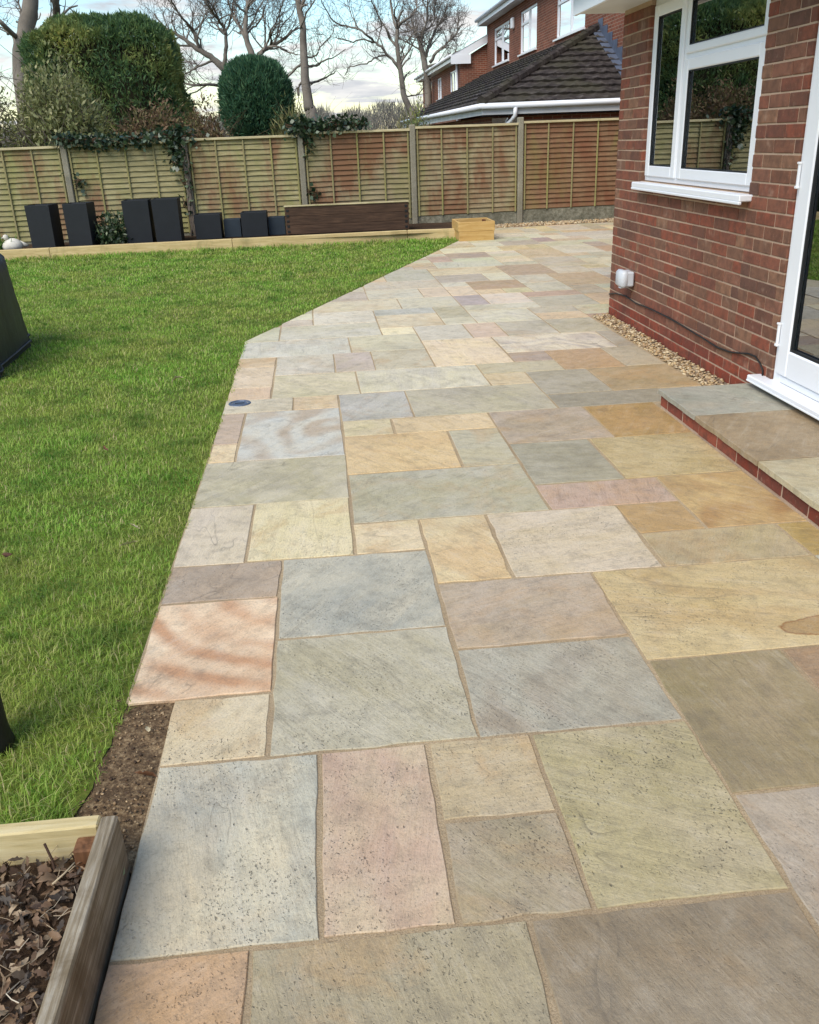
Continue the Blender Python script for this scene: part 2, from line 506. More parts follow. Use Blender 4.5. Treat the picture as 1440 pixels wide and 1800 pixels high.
M = {}
M['stone'] = mat_stone()
M['joint'] = mat_grit('sandy_joint', [lin((136, 116, 92)), lin((190, 168, 134)), lin((216, 198, 166))], 230, .7)
M['mortar'] = mat_grit('brick_mortar', [lin((166, 138, 116)), lin((192, 166, 142)), lin((206, 184, 160))], 160, .4)
M['brick'] = mat_brick()
M['brick_red'] = mat_brick('smooth_red_brick', [(134, 66, 50), (142, 74, 56), (126, 62, 48), (146, 78, 60), (120, 64, 52), (138, 70, 54), (130, 70, 56), (144, 72, 52), (124, 60, 46), (136, 76, 60), (128, 66, 52), (140, 68, 50)])
M['far_brick'] = mat_far_brick()
M['soil'] = mat_grit('dark_soil', [lin((44, 34, 26)), lin((72, 56, 42)), lin((112, 90, 66))], 60, .9, 3.0)
M['sandy_soil'] = mat_grit('sandy_soil', [lin((46, 36, 28)), lin((118, 96, 70)), lin((196, 170, 130))], 60, 1.0, 11.0)
M['earth'] = mat_grit('rough_ground', [lin((58, 62, 34)), lin((84, 84, 50)), lin((104, 98, 66))], 20, .5, .4)
M['turf'] = mat_grit('turf_base', [lin((66, 80, 30)), lin((100, 112, 44)), lin((134, 132, 66))], 45, .8, 1.2)
M['upvc'] = simple('white_upvc', (.80, .81, .83), .32, .5, nscale=3, namp=.02)
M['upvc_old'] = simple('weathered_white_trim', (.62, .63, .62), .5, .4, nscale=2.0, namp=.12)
M['gasket'] = simple('black_gasket', (.012, .013, .014), .6, .3)
M['glass'] = mat_glass('window_glass')
M['far_glass'] = mat_glass('far_window_glass', ior=2.2)
M['room'] = simple('dim_room_wall', (.17, .17, .16), .9, .1, nscale=1.2, namp=.4)
M['curtain'] = simple('grey_blind', (.42, .43, .42), .9, .1, nscale=5, namp=.2)
M['concrete'] = mat_grit('weathered_concrete', [lin((112, 106, 90)), lin((148, 142, 124)), lin((168, 162, 146))], 60, .35, 2.0)
M['gravel_board'] = mat_grit('stone_faced_gravel_board', [lin((80, 78, 64)), lin((132, 128, 110)), lin((176, 170, 152))], 16, 1.0, 3.0)
LAP = dict(grain=(2.2, 20, 26), gscale=2.0)
M['lap'] = [
    mat_wood('lap_panel_yellow', lin((118, 110, 76)), lin((152, 142, 102)), lin((178, 168, 130)), algae=(lin((124, 126, 66)), 1.3, .48, .5), stain=(lin((122, 84, 62)), 1.1, .48, .8), **LAP),
    mat_wood('lap_panel_brown', lin((118, 106, 80)), lin((148, 134, 102)), lin((168, 154, 122)), algae=(lin((118, 116, 66)), 1.1, .48, .6), stain=(lin((118, 80, 56)), 1.0, .44, .85), **LAP),
    mat_wood('lap_panel_red', lin((102, 78, 58)), lin((132, 102, 74)), lin((148, 120, 90)), algae=(lin((118, 112, 62)), 1.0, .50, .7), stain=(lin((116, 74, 52)), .9, .42, .85), **LAP)]
M['batten'] = mat_wood('green_stained_batten', lin((116, 108, 72)), lin((146, 136, 96)), lin((166, 156, 116)), grain=(20, 20, 2.2), gscale=2.0, algae=(lin((148, 146, 76)), 1.4, .46, .5))
M['cap'] = mat_wood('fence_capping', lin((158, 146, 110)), lin((196, 182, 142)), lin((214, 202, 166)), grain=(2, 20, 20), gscale=2.0, algae=(lin((112, 112, 60)), 1.4, .52, .5))
M['sleeper'] = mat_wood('new_softwood', lin((168, 144, 96)), lin((204, 180, 130)), lin((222, 200, 154)), grain=(1.6, 16, 16), gscale=2.0, stain=(lin((116, 112, 70)), 1.2, .56, .6))
M['newwood'] = mat_wood('planed_softwood', lin((166, 130, 74)), lin((196, 160, 100)), lin((212, 180, 124)), grain=(1.8, 14, 14), gscale=2.0)
M['trough'] = mat_wood('dark_trough_timber', lin((46, 34, 26)), lin((78, 58, 44)), lin((104, 80, 62)), grain=(1.6, 16, 22), gscale=2.2, rough=.75)
M['oldplank'] = mat_wood('weathered_plank', lin((88, 78, 62)), lin((148, 134, 110)), lin((196, 188, 170)), grain=(26, 1.5, 26), gscale=4.0, algae=(lin((92, 76, 52)), 4.0, .5, .6))
M['greenplank'] = mat_wood('treated_plank', lin((158, 138, 90)), lin((204, 186, 138)), lin((224, 210, 170)), grain=(1.3, 18, 18), gscale=2.6)
M['plankpost'] = mat_wood('rough_corner_post', lin((72, 48, 30)), lin((122, 84, 56)), lin((150, 108, 76)), grain=(14, 14, 2), gscale=2.5)
M['planter'] = simple('charcoal_planter', lin((27, 30, 34)), .6, .35, nscale=9, namp=.12, bump=.08)
M['planter_blue'] = simple('slate_blue_planter', lin((38, 47, 56)), .6, .35, nscale=9, namp=.12, bump=.08)
M['cover'] = simple('black_cover_fabric', lin((36, 40, 46)), .5, .4, nscale=7, namp=.4, bump=.9)
M['black'] = simple('black_plastic', (.010, .011, .011), .5, .4, nscale=8, namp=.2)
M['socket'] = simple('grey_socket_plastic', lin((196, 200, 204)), .4, .5, nscale=4, namp=.05)
M['steel'] = simple('blue_grey_steel', lin((96, 106, 122)), .42, .5, .5, nscale=30, namp=.2)
M['cable'] = simple('black_cable', (.012, .011, .010), .55, .4)
M['ornament'] = simple('pale_stone_ornament', lin((210, 204, 190)), .85, .2, nscale=12, namp=.15, bump=.2)
M['tile'] = None

# ------------------------------------------------------------------ ground, lawn, patio
def poly_sheet(name, pts, z, mat, kind='structure', res=None, amp=0.0, seed=0):
    bm = bmesh.new()
    vs = [bm.verts.new((x, y, z)) for x, y in pts]
    bm.faces.new(vs)
    if res:
        bmesh.ops.triangulate(bm, faces=bm.faces[:])
        for _ in range(res): bmesh.ops.subdivide_edges(bm, edges=[e for e in bm.edges if e.calc_length() > .12], cuts=1, use_grid_fill=True)
        for v in bm.verts:
            v.co.z += amp * mnoise.noise(Vector((v.co.x * 5 + seed, v.co.y * 5, 0))) + amp * .6 * mnoise.noise(Vector((v.co.x * 17, v.co.y * 17, seed)))
    bmesh.ops.recalc_face_normals(bm, faces=bm.faces[:])
    for f in bm.faces:
        if f.normal.z < 0: f.normal_flip()
    me = bpy.data.meshes.new(name); bm.to_mesh(me); bm.free()
    return tag(link(name, me, mat), kind=kind)

tag(MB().add([(-300, -60, -.09), (300, -60, -.09), (300, 500, -.09), (-300, 500, -.09)], [(0, 1, 2, 3)]).build('ground', M['earth']), kind='structure')

def diag(y): return -0.70 + .411 * (y - 7.39)        # cut edge of the patio beside the lawn
SX = lambda i, j: .04 + .1433 * i - .0015 * max(0, j - 20)
SY = lambda j: 1.33 + .151 * j - .002 * max(0, j - 20)

poly_sheet('lawn', [(-9, -1.5), (-.70, -1.5), (-.70, 1.58), (-.722, 1.62), (-.705, 1.70), (-.712, 1.78), (-.688, 1.88), (-.696, 1.97), (-.678, 2.06), (-.69, 2.14), (-.672, 2.22), (-.66, 2.29), (-.66, 7.37), (diag(14.4) + .04, 14.4), (2.06, 14.62), (-9, 14.62)], -.007, M['turf'])
SOIL_Z = -.018
poly_sheet('soil_patch', [(-.90, 1.58), (-.50, 1.58), (-.50, 2.33), (-.72, 2.33), (-.86, 2.10)], -.011, M['sandy_soil'], res=5, amp=.012, seed=3)

# patio: mortar bed + one object per slab
patio = poly_sheet('patio', [(-.53, -1.5), (2.44, -1.5), (2.44, 7.5), (6.0, 7.5), (6.0, 16.2), (diag(14.5) + .25, 16.2), (diag(14.5), 14.5), (-.685, 7.40), (-.675, 2.245), (-.53, 2.245)], -.0038, M['joint'])
patio['label'] = 'patio of mixed buff, grey and pink sandstone slabs with sandy joints'

SLABS = """-4,-1,0,4,194,187,166;-1,1,0,4,192,160,142;1,3,2,4,182,165,138;1,3,0,2,165,148,130;3,6,0,4,178,166,134;6,9,2,6,156,138,106;-4,-2,4,6,200,185,158;-2,2,4,8,178,175,162;2,6,4,7,163,154,138;6,12,6,10,200,180,136;-5,-2,6,10,212,168,132;-5,-2,10,12,175,155,140;-2,2,8,12,184,180,166;2,6,7,10,178,160,146;-5,-3,12,16,198,184,170;-3,0,12,16,212,198,162;0,2,12,14,208,188,155;2,4,10,14,208,190,150;4,8,10,14,200,185,170;8,10,12,14,185,145,90;8,12,10,12,180,160,125;-5,0,16,20,188,180,160;0,6,14,18,175,172,158;6,10,14,16,185,155,140;10,13,12,16,180,140,85;9,13,16,20,190,170,125;6,9,16,20,164,160,146;-5,-4,22,26,190,165,150;-5,-4,20,22,215,195,160;-4,0,20,26,195,190,178;0,2,22,24,212,195,160;2,6,22,24,212,185,145;0,4,18,22,212,180,130;4,6,18,22,175,172,158;6,10,20,24,178,160,148;10,13,20,24,185,140,80;0,3,24,28,178,177,180;3,9,24,28,178,170,152;9,14,24,26,152,144,130;9,12,26,30,165,158,145;12,16,26,30,182,152,112;7,9,28,30,200,182,150;7,11,30,32,185,175,150;1,7,28,32,200,195,185;-3,1,28,32,208,195,168;-5,-3,28,30,212,180,155;-5,-2,26,28,205,195,175;-2,0,26,28,210,185,155;-3,0,32,36,198,190,182;0,2,32,36,188,168,168;2,5,32,36,190,183,165;5,9,32,38,215,190,170;9,11,32,34,170,147,146;11,14,30,34,190,145,105;14,16,30,34,172,162,145;-5,1,36,40,200,200,200;1,5,36,40,190,185,165;9,15,34,38,205,195,188;15,16,34,38,165,158,152;-3,3,40,44,195,192,186;3,5,40,42,215,205,175;5,8,38,42,198,192,185;8,10,38,42,205,172,160;10,13,38,42,190,182,175;-4,-2,-4,0,198,158,125;-2,2,-4,0,160,149,124;2,6,-4,0,146,133,116;6,10,-2,2,170,158,150;6,10,-6,-2,182,157,154;10,13,-4,2,207,199,151;9,13,2,6,165,132,102;12,13,6,10,180,180,170;12,13,10,12,180,145,90;-5,-3,30,34,218,190,165;-5,-3,34,36,205,170,135;-5,-3,40,44,190,190,170;13,16,38,42,180,172,158;13,16,42,44,213,179,143;14,16,24,26,196,181,158;7,9,42,44,205,200,180;7,9,44,48,180,175,152;-3,-1,44,46,203,187,176;-3,-1,46,48,200,198,178;-1,3,44,48,205,200,192;3,7,46,48,178,180,182;3,7,42,46,212,195,165;9,13,42,46,200,195,186;9,14,46,48,200,196,185;14,18,46,50,182,178,165;18,20,46,50,211,170,135;14,18,50,52,190,145,125;13,16,44,46,186,172,159;16,20,43,46,201,192,169;-1,5,48,52,205,192,170;5,9,48,52,188,184,172;9,11,48,52,180,160,175;11,14,48,52,205,190,185;-1,3,52,56,191,173,166;3,7,52,56,190,188,176;7,9,52,56,205,180,160;3,9,56,60,188,178,168;16,18,42,43,194,145,123;18,20,42,43,193,170,146;20,24,42,48,208,169,147;24,30,42,44,186,188,158;30,32,42,44,182,177,167;32,34,42,44,211,194,158;34,37,42,46,197,161,145;37,38,42,44,190,157,150;-4,-3,44,45,197,194,175;24,30,44,46,176,147,144;30,34,44,48,163,153,143;37,38,44,46,194,175,172;24,26,46,48,178,172,173;26,30,46,50,200,198,186;34,38,46,50,169,145,142;-2,-1,48,50,179,173,162;20,26,48,52,206,183,134;30,34,48,50,185,175,172;18,20,50,54,190,171,151;26,30,50,54,182,167,158;30,33,50,54,192,186,172;33,37,50,54,206,192,160;37,38,50,52,168,156,142;9,11,52,56,211,186,163;11,13,52,54,213,179,137;13,15,52,54,201,187,139;15,18,52,56,193,186,171;20,26,52,54,184,187,165;37,38,52,54,177,158,146;11,15,54,58,189,147,120;18,22,54,60,190,152,116;22,26,54,58,165,148,148;26,28,54,58,203,203,175;28,32,54,56,199,170,135;32,34,54,56,173,167,156;34,36,54,58,167,143,152;36,38,54,56,210,192,153;2,3,56,58,202,190,176;9,11,56,58,196,192,185;15,18,56,60,194,189,176;28,32,56,60,192,183,175;32,34,56,60,195,145,121;36,38,56,60,194,194,180;2,3,58,59,189,177,173;9,13,58,62,181,166,161;13,15,58,62,195,192,174;22,24,58,62,190,184,184;24,28,58,64,195,195,176;34,36,58,62,196,155,108;3,5,60,61,213,176,146;5,9,60,66,182,178,170;15,19,60,66,184,146,116;19,22,60,64,194,183,171;28,32,60,66,198,150,116;32,34,60,62,208,198,165;36,38,60,64,195,191,173;4,5,61,63,200,181,139;9,15,62,66,207,189,152;22,24,62,64,205,181,137;32,36,62,64,200,176,140;19,23,64,70,188,173,163;23,25,64,68,197,182,149;25,28,64,68,192,188,169;32,34,64,66,172,143,149;34,37,64,68,216,197,159;37,38,64,66,203,191,176;6,8,66,68,183,173,160;8,10,66,68,202,176,145;10,16,66,70,186,185,174;16,19,66,68,186,180,157;28,32,66,68,162,147,155;32,34,66,68,177,187,174;37,38,66,68,171,171,147;7,10,68,70,200,173,137;16,19,68,72,216,191,162;23,25,68,70,180,184,173;25,31,68,72,184,180,160;31,34,68,72,204,174,150;34,38,68,72,183,173,154;8,10,70,72,198,196,173;10,12,70,74,198,157,146;12,16,70,72,193,201,167;19,23,70,76,203,175,139;23,25,70,72,211,182,147;8,10,72,73,198,159,142;12,16,72,76,176,148,140;16,19,72,74,191,188,166;23,27,72,78,197,188,175;27,33,72,76,193,144,112;33,35,72,74,209,172,135;35,38,72,76,193,196,173;9,10,73,75,204,192,170;10,12,74,76,198,193,171;16,19,74,76,206,191,180;33,35,74,78,188,188,173;10,12,76,77,205,174,141;12,18,76,80,205,201,173;18,21,76,80,207,180,135;21,23,76,80,202,183,137;27,29,76,78,175,153,144;29,33,76,82,186,177,160;35,37,76,80,186,155,110;37,38,76,78,194,184,159;11,12,77,79,201,178,132;23,27,78,82,191,189,165;27,29,78,80,176,152,153;33,35,78,82,212,197,164;37,38,78,80,187,189,166;11,12,79,80,203,184,187;12,16,80,82,199,182,137;16,19,80,84,197,195,177;19,23,80,84,181,165,156;27,29,80,82,180,188,162;35,37,80,84,179,173,175;37,38,80,82,197,148,121;13,16,82,84,186,170,150;23,25,82,86,176,144,156;25,29,82,84,206,174,143;29,35,82,86,199,191,185;37,38,82,84,192,193,185;14,16,84,86,197,188,183;16,23,84,88,180,186,170;25,27,84,88,202,192,173;27,29,84,86,191,173,167;35,37,84,88,191,165,156;37,38,84,86,198,153,123;14,16,86,87,184,158,121;23,25,86,90,198,199,180;27,33,86,90,191,184,186;33,35,86,90,171,173,158;37,38,86,88,195,192,167;15,16,87,89,201,176,133;16,18,88,90,165,143,142;18,20,88,92,196,191,181;20,23,88,90,199,188,180;25,27,88,90,206,172,142;35,37,88,90,198,154,121;37,38,88,90,176,143,145;16,18,90,91,185,174,149;20,26,90,92,201,190,183;26,28,90,92,173,176,159;28,32,90,92,205,171,136;32,34,90,92,196,153,115;34,37,90,94,205,197,150;37,38,90,92,189,182,168;17,18,91,93,201,185,150;18,24,92,96,200,176,144;24,26,92,96,186,180,169;26,28,92,96,212,188,134;28,32,92,98,196,185,182;32,34,92,96,181,169,147;37,38,92,94,186,189,158;34,38,94,96,197,173,148;19,25,96,98,187,184,167;25,28,96,98,208,186,134;32,38,96,98,183,180,160;20,22,98,99,185,164,144;22,24,98,99,180,183,170;24,26,98,99,195,162,150;26,28,98,99,184,169,147;28,30,98,99,212,172,143;30,32,98,99,204,168,138;32,34,98,99,195,196,182;34,36,98,99,188,174,171;36,38,98,99,203,186,157"""

def clip_poly(pts, f):
    out = []
    for a, b in zip(pts, pts[1:] + pts[:1]):
        fa, fb = f(a), f(b)
        if fa >= 0: out.append(a)
        if fa * fb < 0:
            t = fa / (fa - fb)
            out.append((a[0] + (b[0] - a[0]) * t, a[1] + (b[1] - a[1]) * t))
    return out

def slab_mesh(poly, step, thick=.022, jit=.003, seed=0, top_jit=0.0):
    """polygon -> paving slab with slightly uneven sawn/riven edges and a worn arris"""
    c = np.mean(np.array(poly), axis=0)
    out = []
    n = len(poly)
    for k in range(n):
        a, b = np.array(poly[k]), np.array(poly[(k + 1) % n])
        L = np.linalg.norm(b - a)
        m = max(1, int(round(L / step)))
        t = (b - a) / max(L, 1e-6); nn = np.array((t[1], -t[0]))
        for q in range(m):
            p = a + (b - a) * q / m
            w = jit if q else jit * .6
            off = w * (mnoise.noise(Vector((p[0] * 14, p[1] * 14, seed))) * 1.5 + mnoise.noise(Vector((p[0] * 45, p[1] * 45, seed + 9))) * .8)
            out.append(p + nn * off)
    P = np.array(out)
    cen = P.mean(axis=0)
    # inward normals for the arris ring
    d_prev = P - np.roll(P, 1, 0); d_next = np.roll(P, -1, 0) - P
    d_prev /= np.linalg.norm(d_prev, axis=1)[:, None] + 1e-9; d_next /= np.linalg.norm(d_next, axis=1)[:, None] + 1e-9
    nv = -(np.stack([d_prev[:, 1], -d_prev[:, 0]], 1) + np.stack([d_next[:, 1], -d_next[:, 0]], 1))
    nv /= np.linalg.norm(nv, axis=1)[:, None] + 1e-9
    if ((cen - P) * nv).sum() < 0: nv = -nv
    In = P + nv * .0022
    m = len(P)
    vs = [(x, y, 0.0) for x, y in In] + [(x, y, -.0025) for x, y in P] + [(x, y, -thick) for x, y in P]
    fs = [tuple(range(m))]
    for k in range(m):
        k2 = (k + 1) % m
        fs.append((k, m + k, m + k2, k2)); fs.append((m + k, 2 * m + k, 2 * m + k2, m + k2))
    mb = MB(); mb.add([(x - c[0], y - c[1], z) for x, y, z in vs], fs)
    return mb, c

SPECIAL = {(-5, -2, 6, 10): dict(band=0, iron=0, swirl=.9, tint2=(228, 204, 174), tint3=(196, 146, 104), pits=.15),
           (3, 6, 0, 4): dict(pits=1.0), (-1, 1, 0, 4): dict(pits=.9, tint2=(196, 178, 148), tint3=(168, 126, 112), band=.35), (1, 3, 0, 2): dict(pits=.9), (-4, -2, -4, 0): dict(pits=.8),
           (-2, 2, 4, 8): dict(pits=.9), (-2, 2, 8, 12): dict(pits=.8, tint2=(160, 158, 147)), (-4, -2, 4, 6): dict(pits=1.0), (2, 6, 4, 7): dict(tint2=(168, 164, 150), band=.35, tint3=(142, 120, 98)),
           (6, 12, 6, 10): dict(tint2=(190, 168, 122), tint3=(170, 132, 84), band=.25, stain=1.0), (10, 13, 12, 16): dict(tint2=(196, 168, 118), band=.5, tint3=(150, 104, 58)),
           (9, 13, 16, 20): dict(pits=1.0, tint2=(172, 150, 104)), (-4, 0, 20, 26): dict(band=.6, tint3=(170, 140, 104), tint2=(190, 188, 180)), (6, 10, 14, 16): dict(tint2=(180, 154, 138), band=.4, tint3=(190, 150, 104)),
           (-4, -1, 0, 4): dict(pits=.75, tint2=(168, 168, 158)), (0, 4, 18, 22): dict(tint2=(206, 178, 130), tint3=(192, 152, 100), band=.4), (9, 15, 34, 38): dict(band=.5, tint3=(168, 154, 146)),
           (2, 4, 10, 14): dict(pits=.5, tint3=(198, 150, 92), band=.35)}
rs = random.Random(4)
for rec in SLABS.split(';'):
    i0, i1, j0, j1, r, g, b = map(int, rec.split(','))
    gp = .0065 if j0 < 24 else .0055
    quad = [(SX(i0, j0) + gp, SY(j0) + gp), (SX(i1, j0) - gp, SY(j0) + gp), (SX(i1, j1) - gp, SY(j1) - gp), (SX(i0, j1) + gp, SY(j1) - gp)]
    rr = .0035 if j0 < 40 else .002
    quad = [(x + rs.uniform(-rr, rr), y + rs.uniform(-rr, rr)) for x, y in quad]
    if j1 > 40 and i0 < 20:
        quad = clip_poly(quad, lambda p: p[0] - diag(p[1]))
        if len(quad) < 3: continue
        ar = .5 * abs(sum(quad[k][0] * quad[(k + 1) % len(quad)][1] - quad[(k + 1) % len(quad)][0] * quad[k][1] for k in range(len(quad))))
        if ar < .003: continue
    near = j0 < 12
    mb, c = slab_mesh(quad, .07 if near else (.14 if j0 < 30 else .35), jit=.0042 if near else .003, seed=i0 * 3.1 + j0 * 1.7)
    o = mb.build('paving_slab', M['stone'], patio, loc=(c[0], c[1], rs.uniform(-.0012, .0012)))
    o.rotation_euler = (rs.uniform(-.002, .002), rs.uniform(-.002, .002), 0)
    sp = SPECIAL.get((i0, i1, j0, j1), {})
    K = 1.045 if j0 < 12 else (1.05 if j0 < 30 else 1.07)
    lum = .3 * r + .59 * g + .11 * b; sk = .36 if j0 < 30 else .5  # far slabs greyer and paler: soft sky sheen put into their tint
    base = tuple(K * c_ * (v * (1 - sk) + lum * w * sk) for v, w, c_ in zip((r, g, b), (1.03, 1.0, .90), (1.02, .995, .94)))
    t2 = sp.get('tint2') or (lambda q: tuple(max(40, v * q + d) for v, d in zip(base, (rs.uniform(-1, 4), rs.uniform(-1, 2), rs.uniform(-9, 1)))))(rs.uniform(.84, .96))
    t3 = sp.get('tint3') or tuple(v * .82 for v in base)
    o['tint'] = list(lin(base)); o['tint2'] = list(lin(tuple(v * K * c_ for v, c_ in zip(t2, (1.0, .995, .965))))); o['tint3'] = list(lin(t3))
    o['iron'] = float(sp.get('iron', rs.choice((0, 0, .15, .3, .45)))); o['swirl'] = float(sp.get('swirl', 0)); o['stain'] = float(sp.get('stain', 0))
    o['band'] = float(sp.get('band', rs.choice((0, 0, .1, .2, .35)))); o['pits'] = float(sp.get('pits', rs.choice((.15, .3, .5, .7))))

# ------------------------------------------------------------------ our brick house on the right
WX = 2.47; CORN = 7.655; WTOP = 2.36
house = tag(empty('brick_house', (WX, CORN, 0)), 'red brick single storey house wall with white window and door, at the right', 'house')
def hb(mb, name, mat, parent, smooth=False):            # build a mesh given in world coordinates under a part of the house
    o = mb.build(name, mat, None, smooth)
    o.data.transform(Matrix.Translation((-WX, -CORN, 0)))
    o.parent = parent
    return o
OP0, OP1, OZ0, OZ1 = 5.19, 7.05, 1.14, 2.36           # window opening (runs up to the soffit)
D0, D1, DZ1 = 2.75, 4.67, 2.12                          # door opening
core = MB(); XF, XB = WX + .005, WX + .26
core.box((XF, OP1 + .004, -.09), (XB, CORN - .004, WTOP))
core.box((XF, OP0 - .004, -.09), (XB, OP1 + .004, OZ0 - .002))
core.box((XF, D1 + .004, -.09), (XB, OP0 - .004, WTOP))
core.box((XF, D0, -.09), (XB, D1 + .004, .14))
core.box((XF, D0, DZ1), (XB, D1 + .004, WTOP))
core.box((XB, CORN - .26, -.09), (9.5, CORN - .004, WTOP))
wall = hb(core, 'wall', M['mortar'], house)
hb(MB().box((WX, -4, -.09), (XB, D0 - .001, WTOP)), 'wall', M['far_brick'], house)
CH, BH, BL, JT = .075, .065, .215, .010
_bm = {}
def brick_mesh(L, red=False):
    k = (round(L, 3), red)
    if k not in _bm:
        mb = MB(); mb.box((0, -L / 2, -BH / 2), (.10, L / 2, BH / 2), .003)
        me = mb.mesh('brick'); me.materials.append(M['brick_red' if red else 'brick']); _bm[k] = me
    return _bm[k]
rb = random.Random(8)
def lay_bricks(y_lo, y_hi, z_lo, z_hi, parent, xface, start=0.0, origin=(WX, CORN, 0)):
    n = int(round((z_hi - z_lo) / CH)); cnt = 0
    for r_ in range(n):
        z = z_lo + r_ * CH + BH / 2
        row = int(round(z / CH))
        y = CORN + (0 if row % 2 else .1125)        # stretcher bond counted from the far corner
        while y > y_lo:
            a, b = y - BL, y
            y -= BL + JT
            a2, b2 = max(a, y_lo), min(b, y_hi)
            if b2 - a2 < .035: continue
            L = round(b2 - a2, 3)
            o = bpy.data.objects.new('brick', brick_mesh(L, z < .16)); COLL.objects.link(o)
            o.parent = parent
            o.location = (xface - origin[0] + rb.uniform(-.0016, .0016), (a2 + b2) / 2 - origin[1], z + rb.uniform(-.001, .001) - origin[2])
            o.rotation_euler = (rb.uniform(-.004, .004), 0, rb.uniform(-.008, .008))
            cnt += 1
    return cnt
nb = 0
nb += lay_bricks(OP1, CORN, .01, WTOP - .02, wall, WX)
nb += lay_bricks(OP0, OP1, .01, OZ0 - .002, wall, WX)
nb += lay_bricks(D1, OP0, .01, WTOP - .02, wall, WX)


# eaves
soff = MB(); soff.box((2.125, -4, WTOP), (9.5, CORN + .12, WTOP + .018)); hb(soff, 'soffit', M['upvc_old'], house)
fas = MB(); fas.box((2.10, -4, WTOP - .012), (2.123, CORN + .12, WTOP + .19), .003); hb(fas, 'fascia', M['upvc'], house)
brg = MB(); brg.add([(2.10, CORN + .122, WTOP - .01), (6.6, CORN + .122, WTOP + 2.5), (6.6, CORN + .122, WTOP + 2.72), (2.10, CORN + .122, WTOP + .2),
                     (2.10, CORN + .142, WTOP - .01), (6.6, CORN + .142, WTOP + 2.5), (6.6, CORN + .142, WTOP + 2.72), (2.10, CORN + .142, WTOP + .2)],
                    [(3, 2, 1, 0), (4, 5, 6, 7), (0, 1, 5, 4), (2, 3, 7, 6), (0, 4, 7, 3), (1, 2, 6, 5)]); hb(brg, 'bargeboard', M['upvc'], house)
gab = MB(); gab.add([(2.48, CORN - .005, WTOP + .02), (9.0, CORN - .005, WTOP + .02), (6.6, CORN - .005, WTOP + 2.6)], [(0, 1, 2)]); hb(gab, 'gable', M['far_brick'], house)
M['tile'] = simple('brown_roof_tile', lin((74, 62, 54)), .85, .2, nscale=4, namp=.3, bump=.3)
rf = MB(); rf.add([(2.02, -4, WTOP + .14), (2.02, CORN + .16, WTOP + .14), (6.6, CORN + .16, WTOP + 2.74), (6.6, -4, WTOP + 2.74), (9.6, CORN + .16, WTOP + .9), (9.6, -4, WTOP + .9)],
                  [(0, 1, 2, 3), (3, 2, 4, 5)]); hb(rf, 'roof', M['tile'], house)

# window: outer frame, side light, casement and top light, with panes and sill
win = hb(MB().box((2.505, OP0 + .003, OZ0 + .002), (2.565, OP0 + .062, OZ1 - .004), .003)
         .box((2.505, OP1 - .062, OZ0 + .002), (2.565, OP1 - .003, OZ1 - .004), .003)
         .box((2.505, OP0 + .062, OZ0 + .002), (2.565, OP1 - .062, OZ0 + .055), .003)
         .box((2.505, OP0 + .062, OZ1 - .06), (2.565, OP1 - .062, OZ1 - .004), .003)
         .box((2.505, 6.375, OZ0 + .055), (2.565, 6.435, OZ1 - .06), .003)
         .box((2.505, OP0 + .062, 1.915), (2.565, 6.375, 1.965), .003), 'window', M['upvc'], house)
def sash(y0, y1, z0, z1, w, xf, name='sash'):
    s = MB()
    s.box((xf, y0, z0), (xf + .055, y0 + w, z1), .006); s.box((xf, y1 - w, z0), (xf + .055, y1, z1), .006)
    s.box((xf, y0 + w, z0), (xf + .055, y1 - w, z0 + w), .006); s.box((xf, y0 + w, z1 - w), (xf + .055, y1 - w, z1), .006)
    hb(s, name, M['upvc'], win)
    k = .008
    gk = MB()
    for lo, hi in (((xf + .006, y0 + w, z0 + w), (xf + .02, y0 + w + k, z1 - w)), ((xf + .006, y1 - w - k, z0 + w), (xf + .02, y1 - w, z1 - w)),
                   ((xf + .006, y0 + w + k, z0 + w), (xf + .02, y1 - w - k, z0 + w + k)), ((xf + .006, y0 + w + k, z1 - w - k), (xf + .02, y1 - w - k, z1 - w))):
        gk.box(lo, hi)
    hb(gk, 'gasket', M['gasket'], win)
    hb(MB().box((xf + .022, y0 + w - .004, z0 + w - .004), (xf + .026, y1 - w + .004, z1 - w + .004)), 'pane', M['glass'], win)
sash(6.425, OP1 - .03, OZ0 + .035, OZ1 - .045, .075, 2.490)
sash(OP0 + .03, 6.385, OZ0 + .035, 1.925, .070, 2.490)
sash(OP0 + .03, 6.385, 1.955, OZ1 - .045, .050, 2.490)
hb(MB().box((2.395, 5.145, 1.098), (2.50, 7.03, 1.136), .006).box((2.392, 5.145, 1.082), (2.412, 7.03, 1.100), .004), 'window_sill', M['upvc'], win)
hb(MB().box((2.55, OP0 - .02, OZ1 - .002), (2.60, OP1 + .02, OZ1 + .01)), 'head_trim', M['upvc'], win)
# dim room behind the glass
room = MB(); room.box((2.74, 2.2, -.05), (6.2, 7.35, WTOP - .003))
rm = hb(room, 'room', M['room'], house)
for p in rm.data.polygons: p.flip()
hb(MB().box((2.66, 6.96, 1.10), (2.675, 7.20, 2.34)).box((2.66, 5.05, 1.10), (2.675, 5.20, 2.34)), 'curtain', M['curtain'], house)

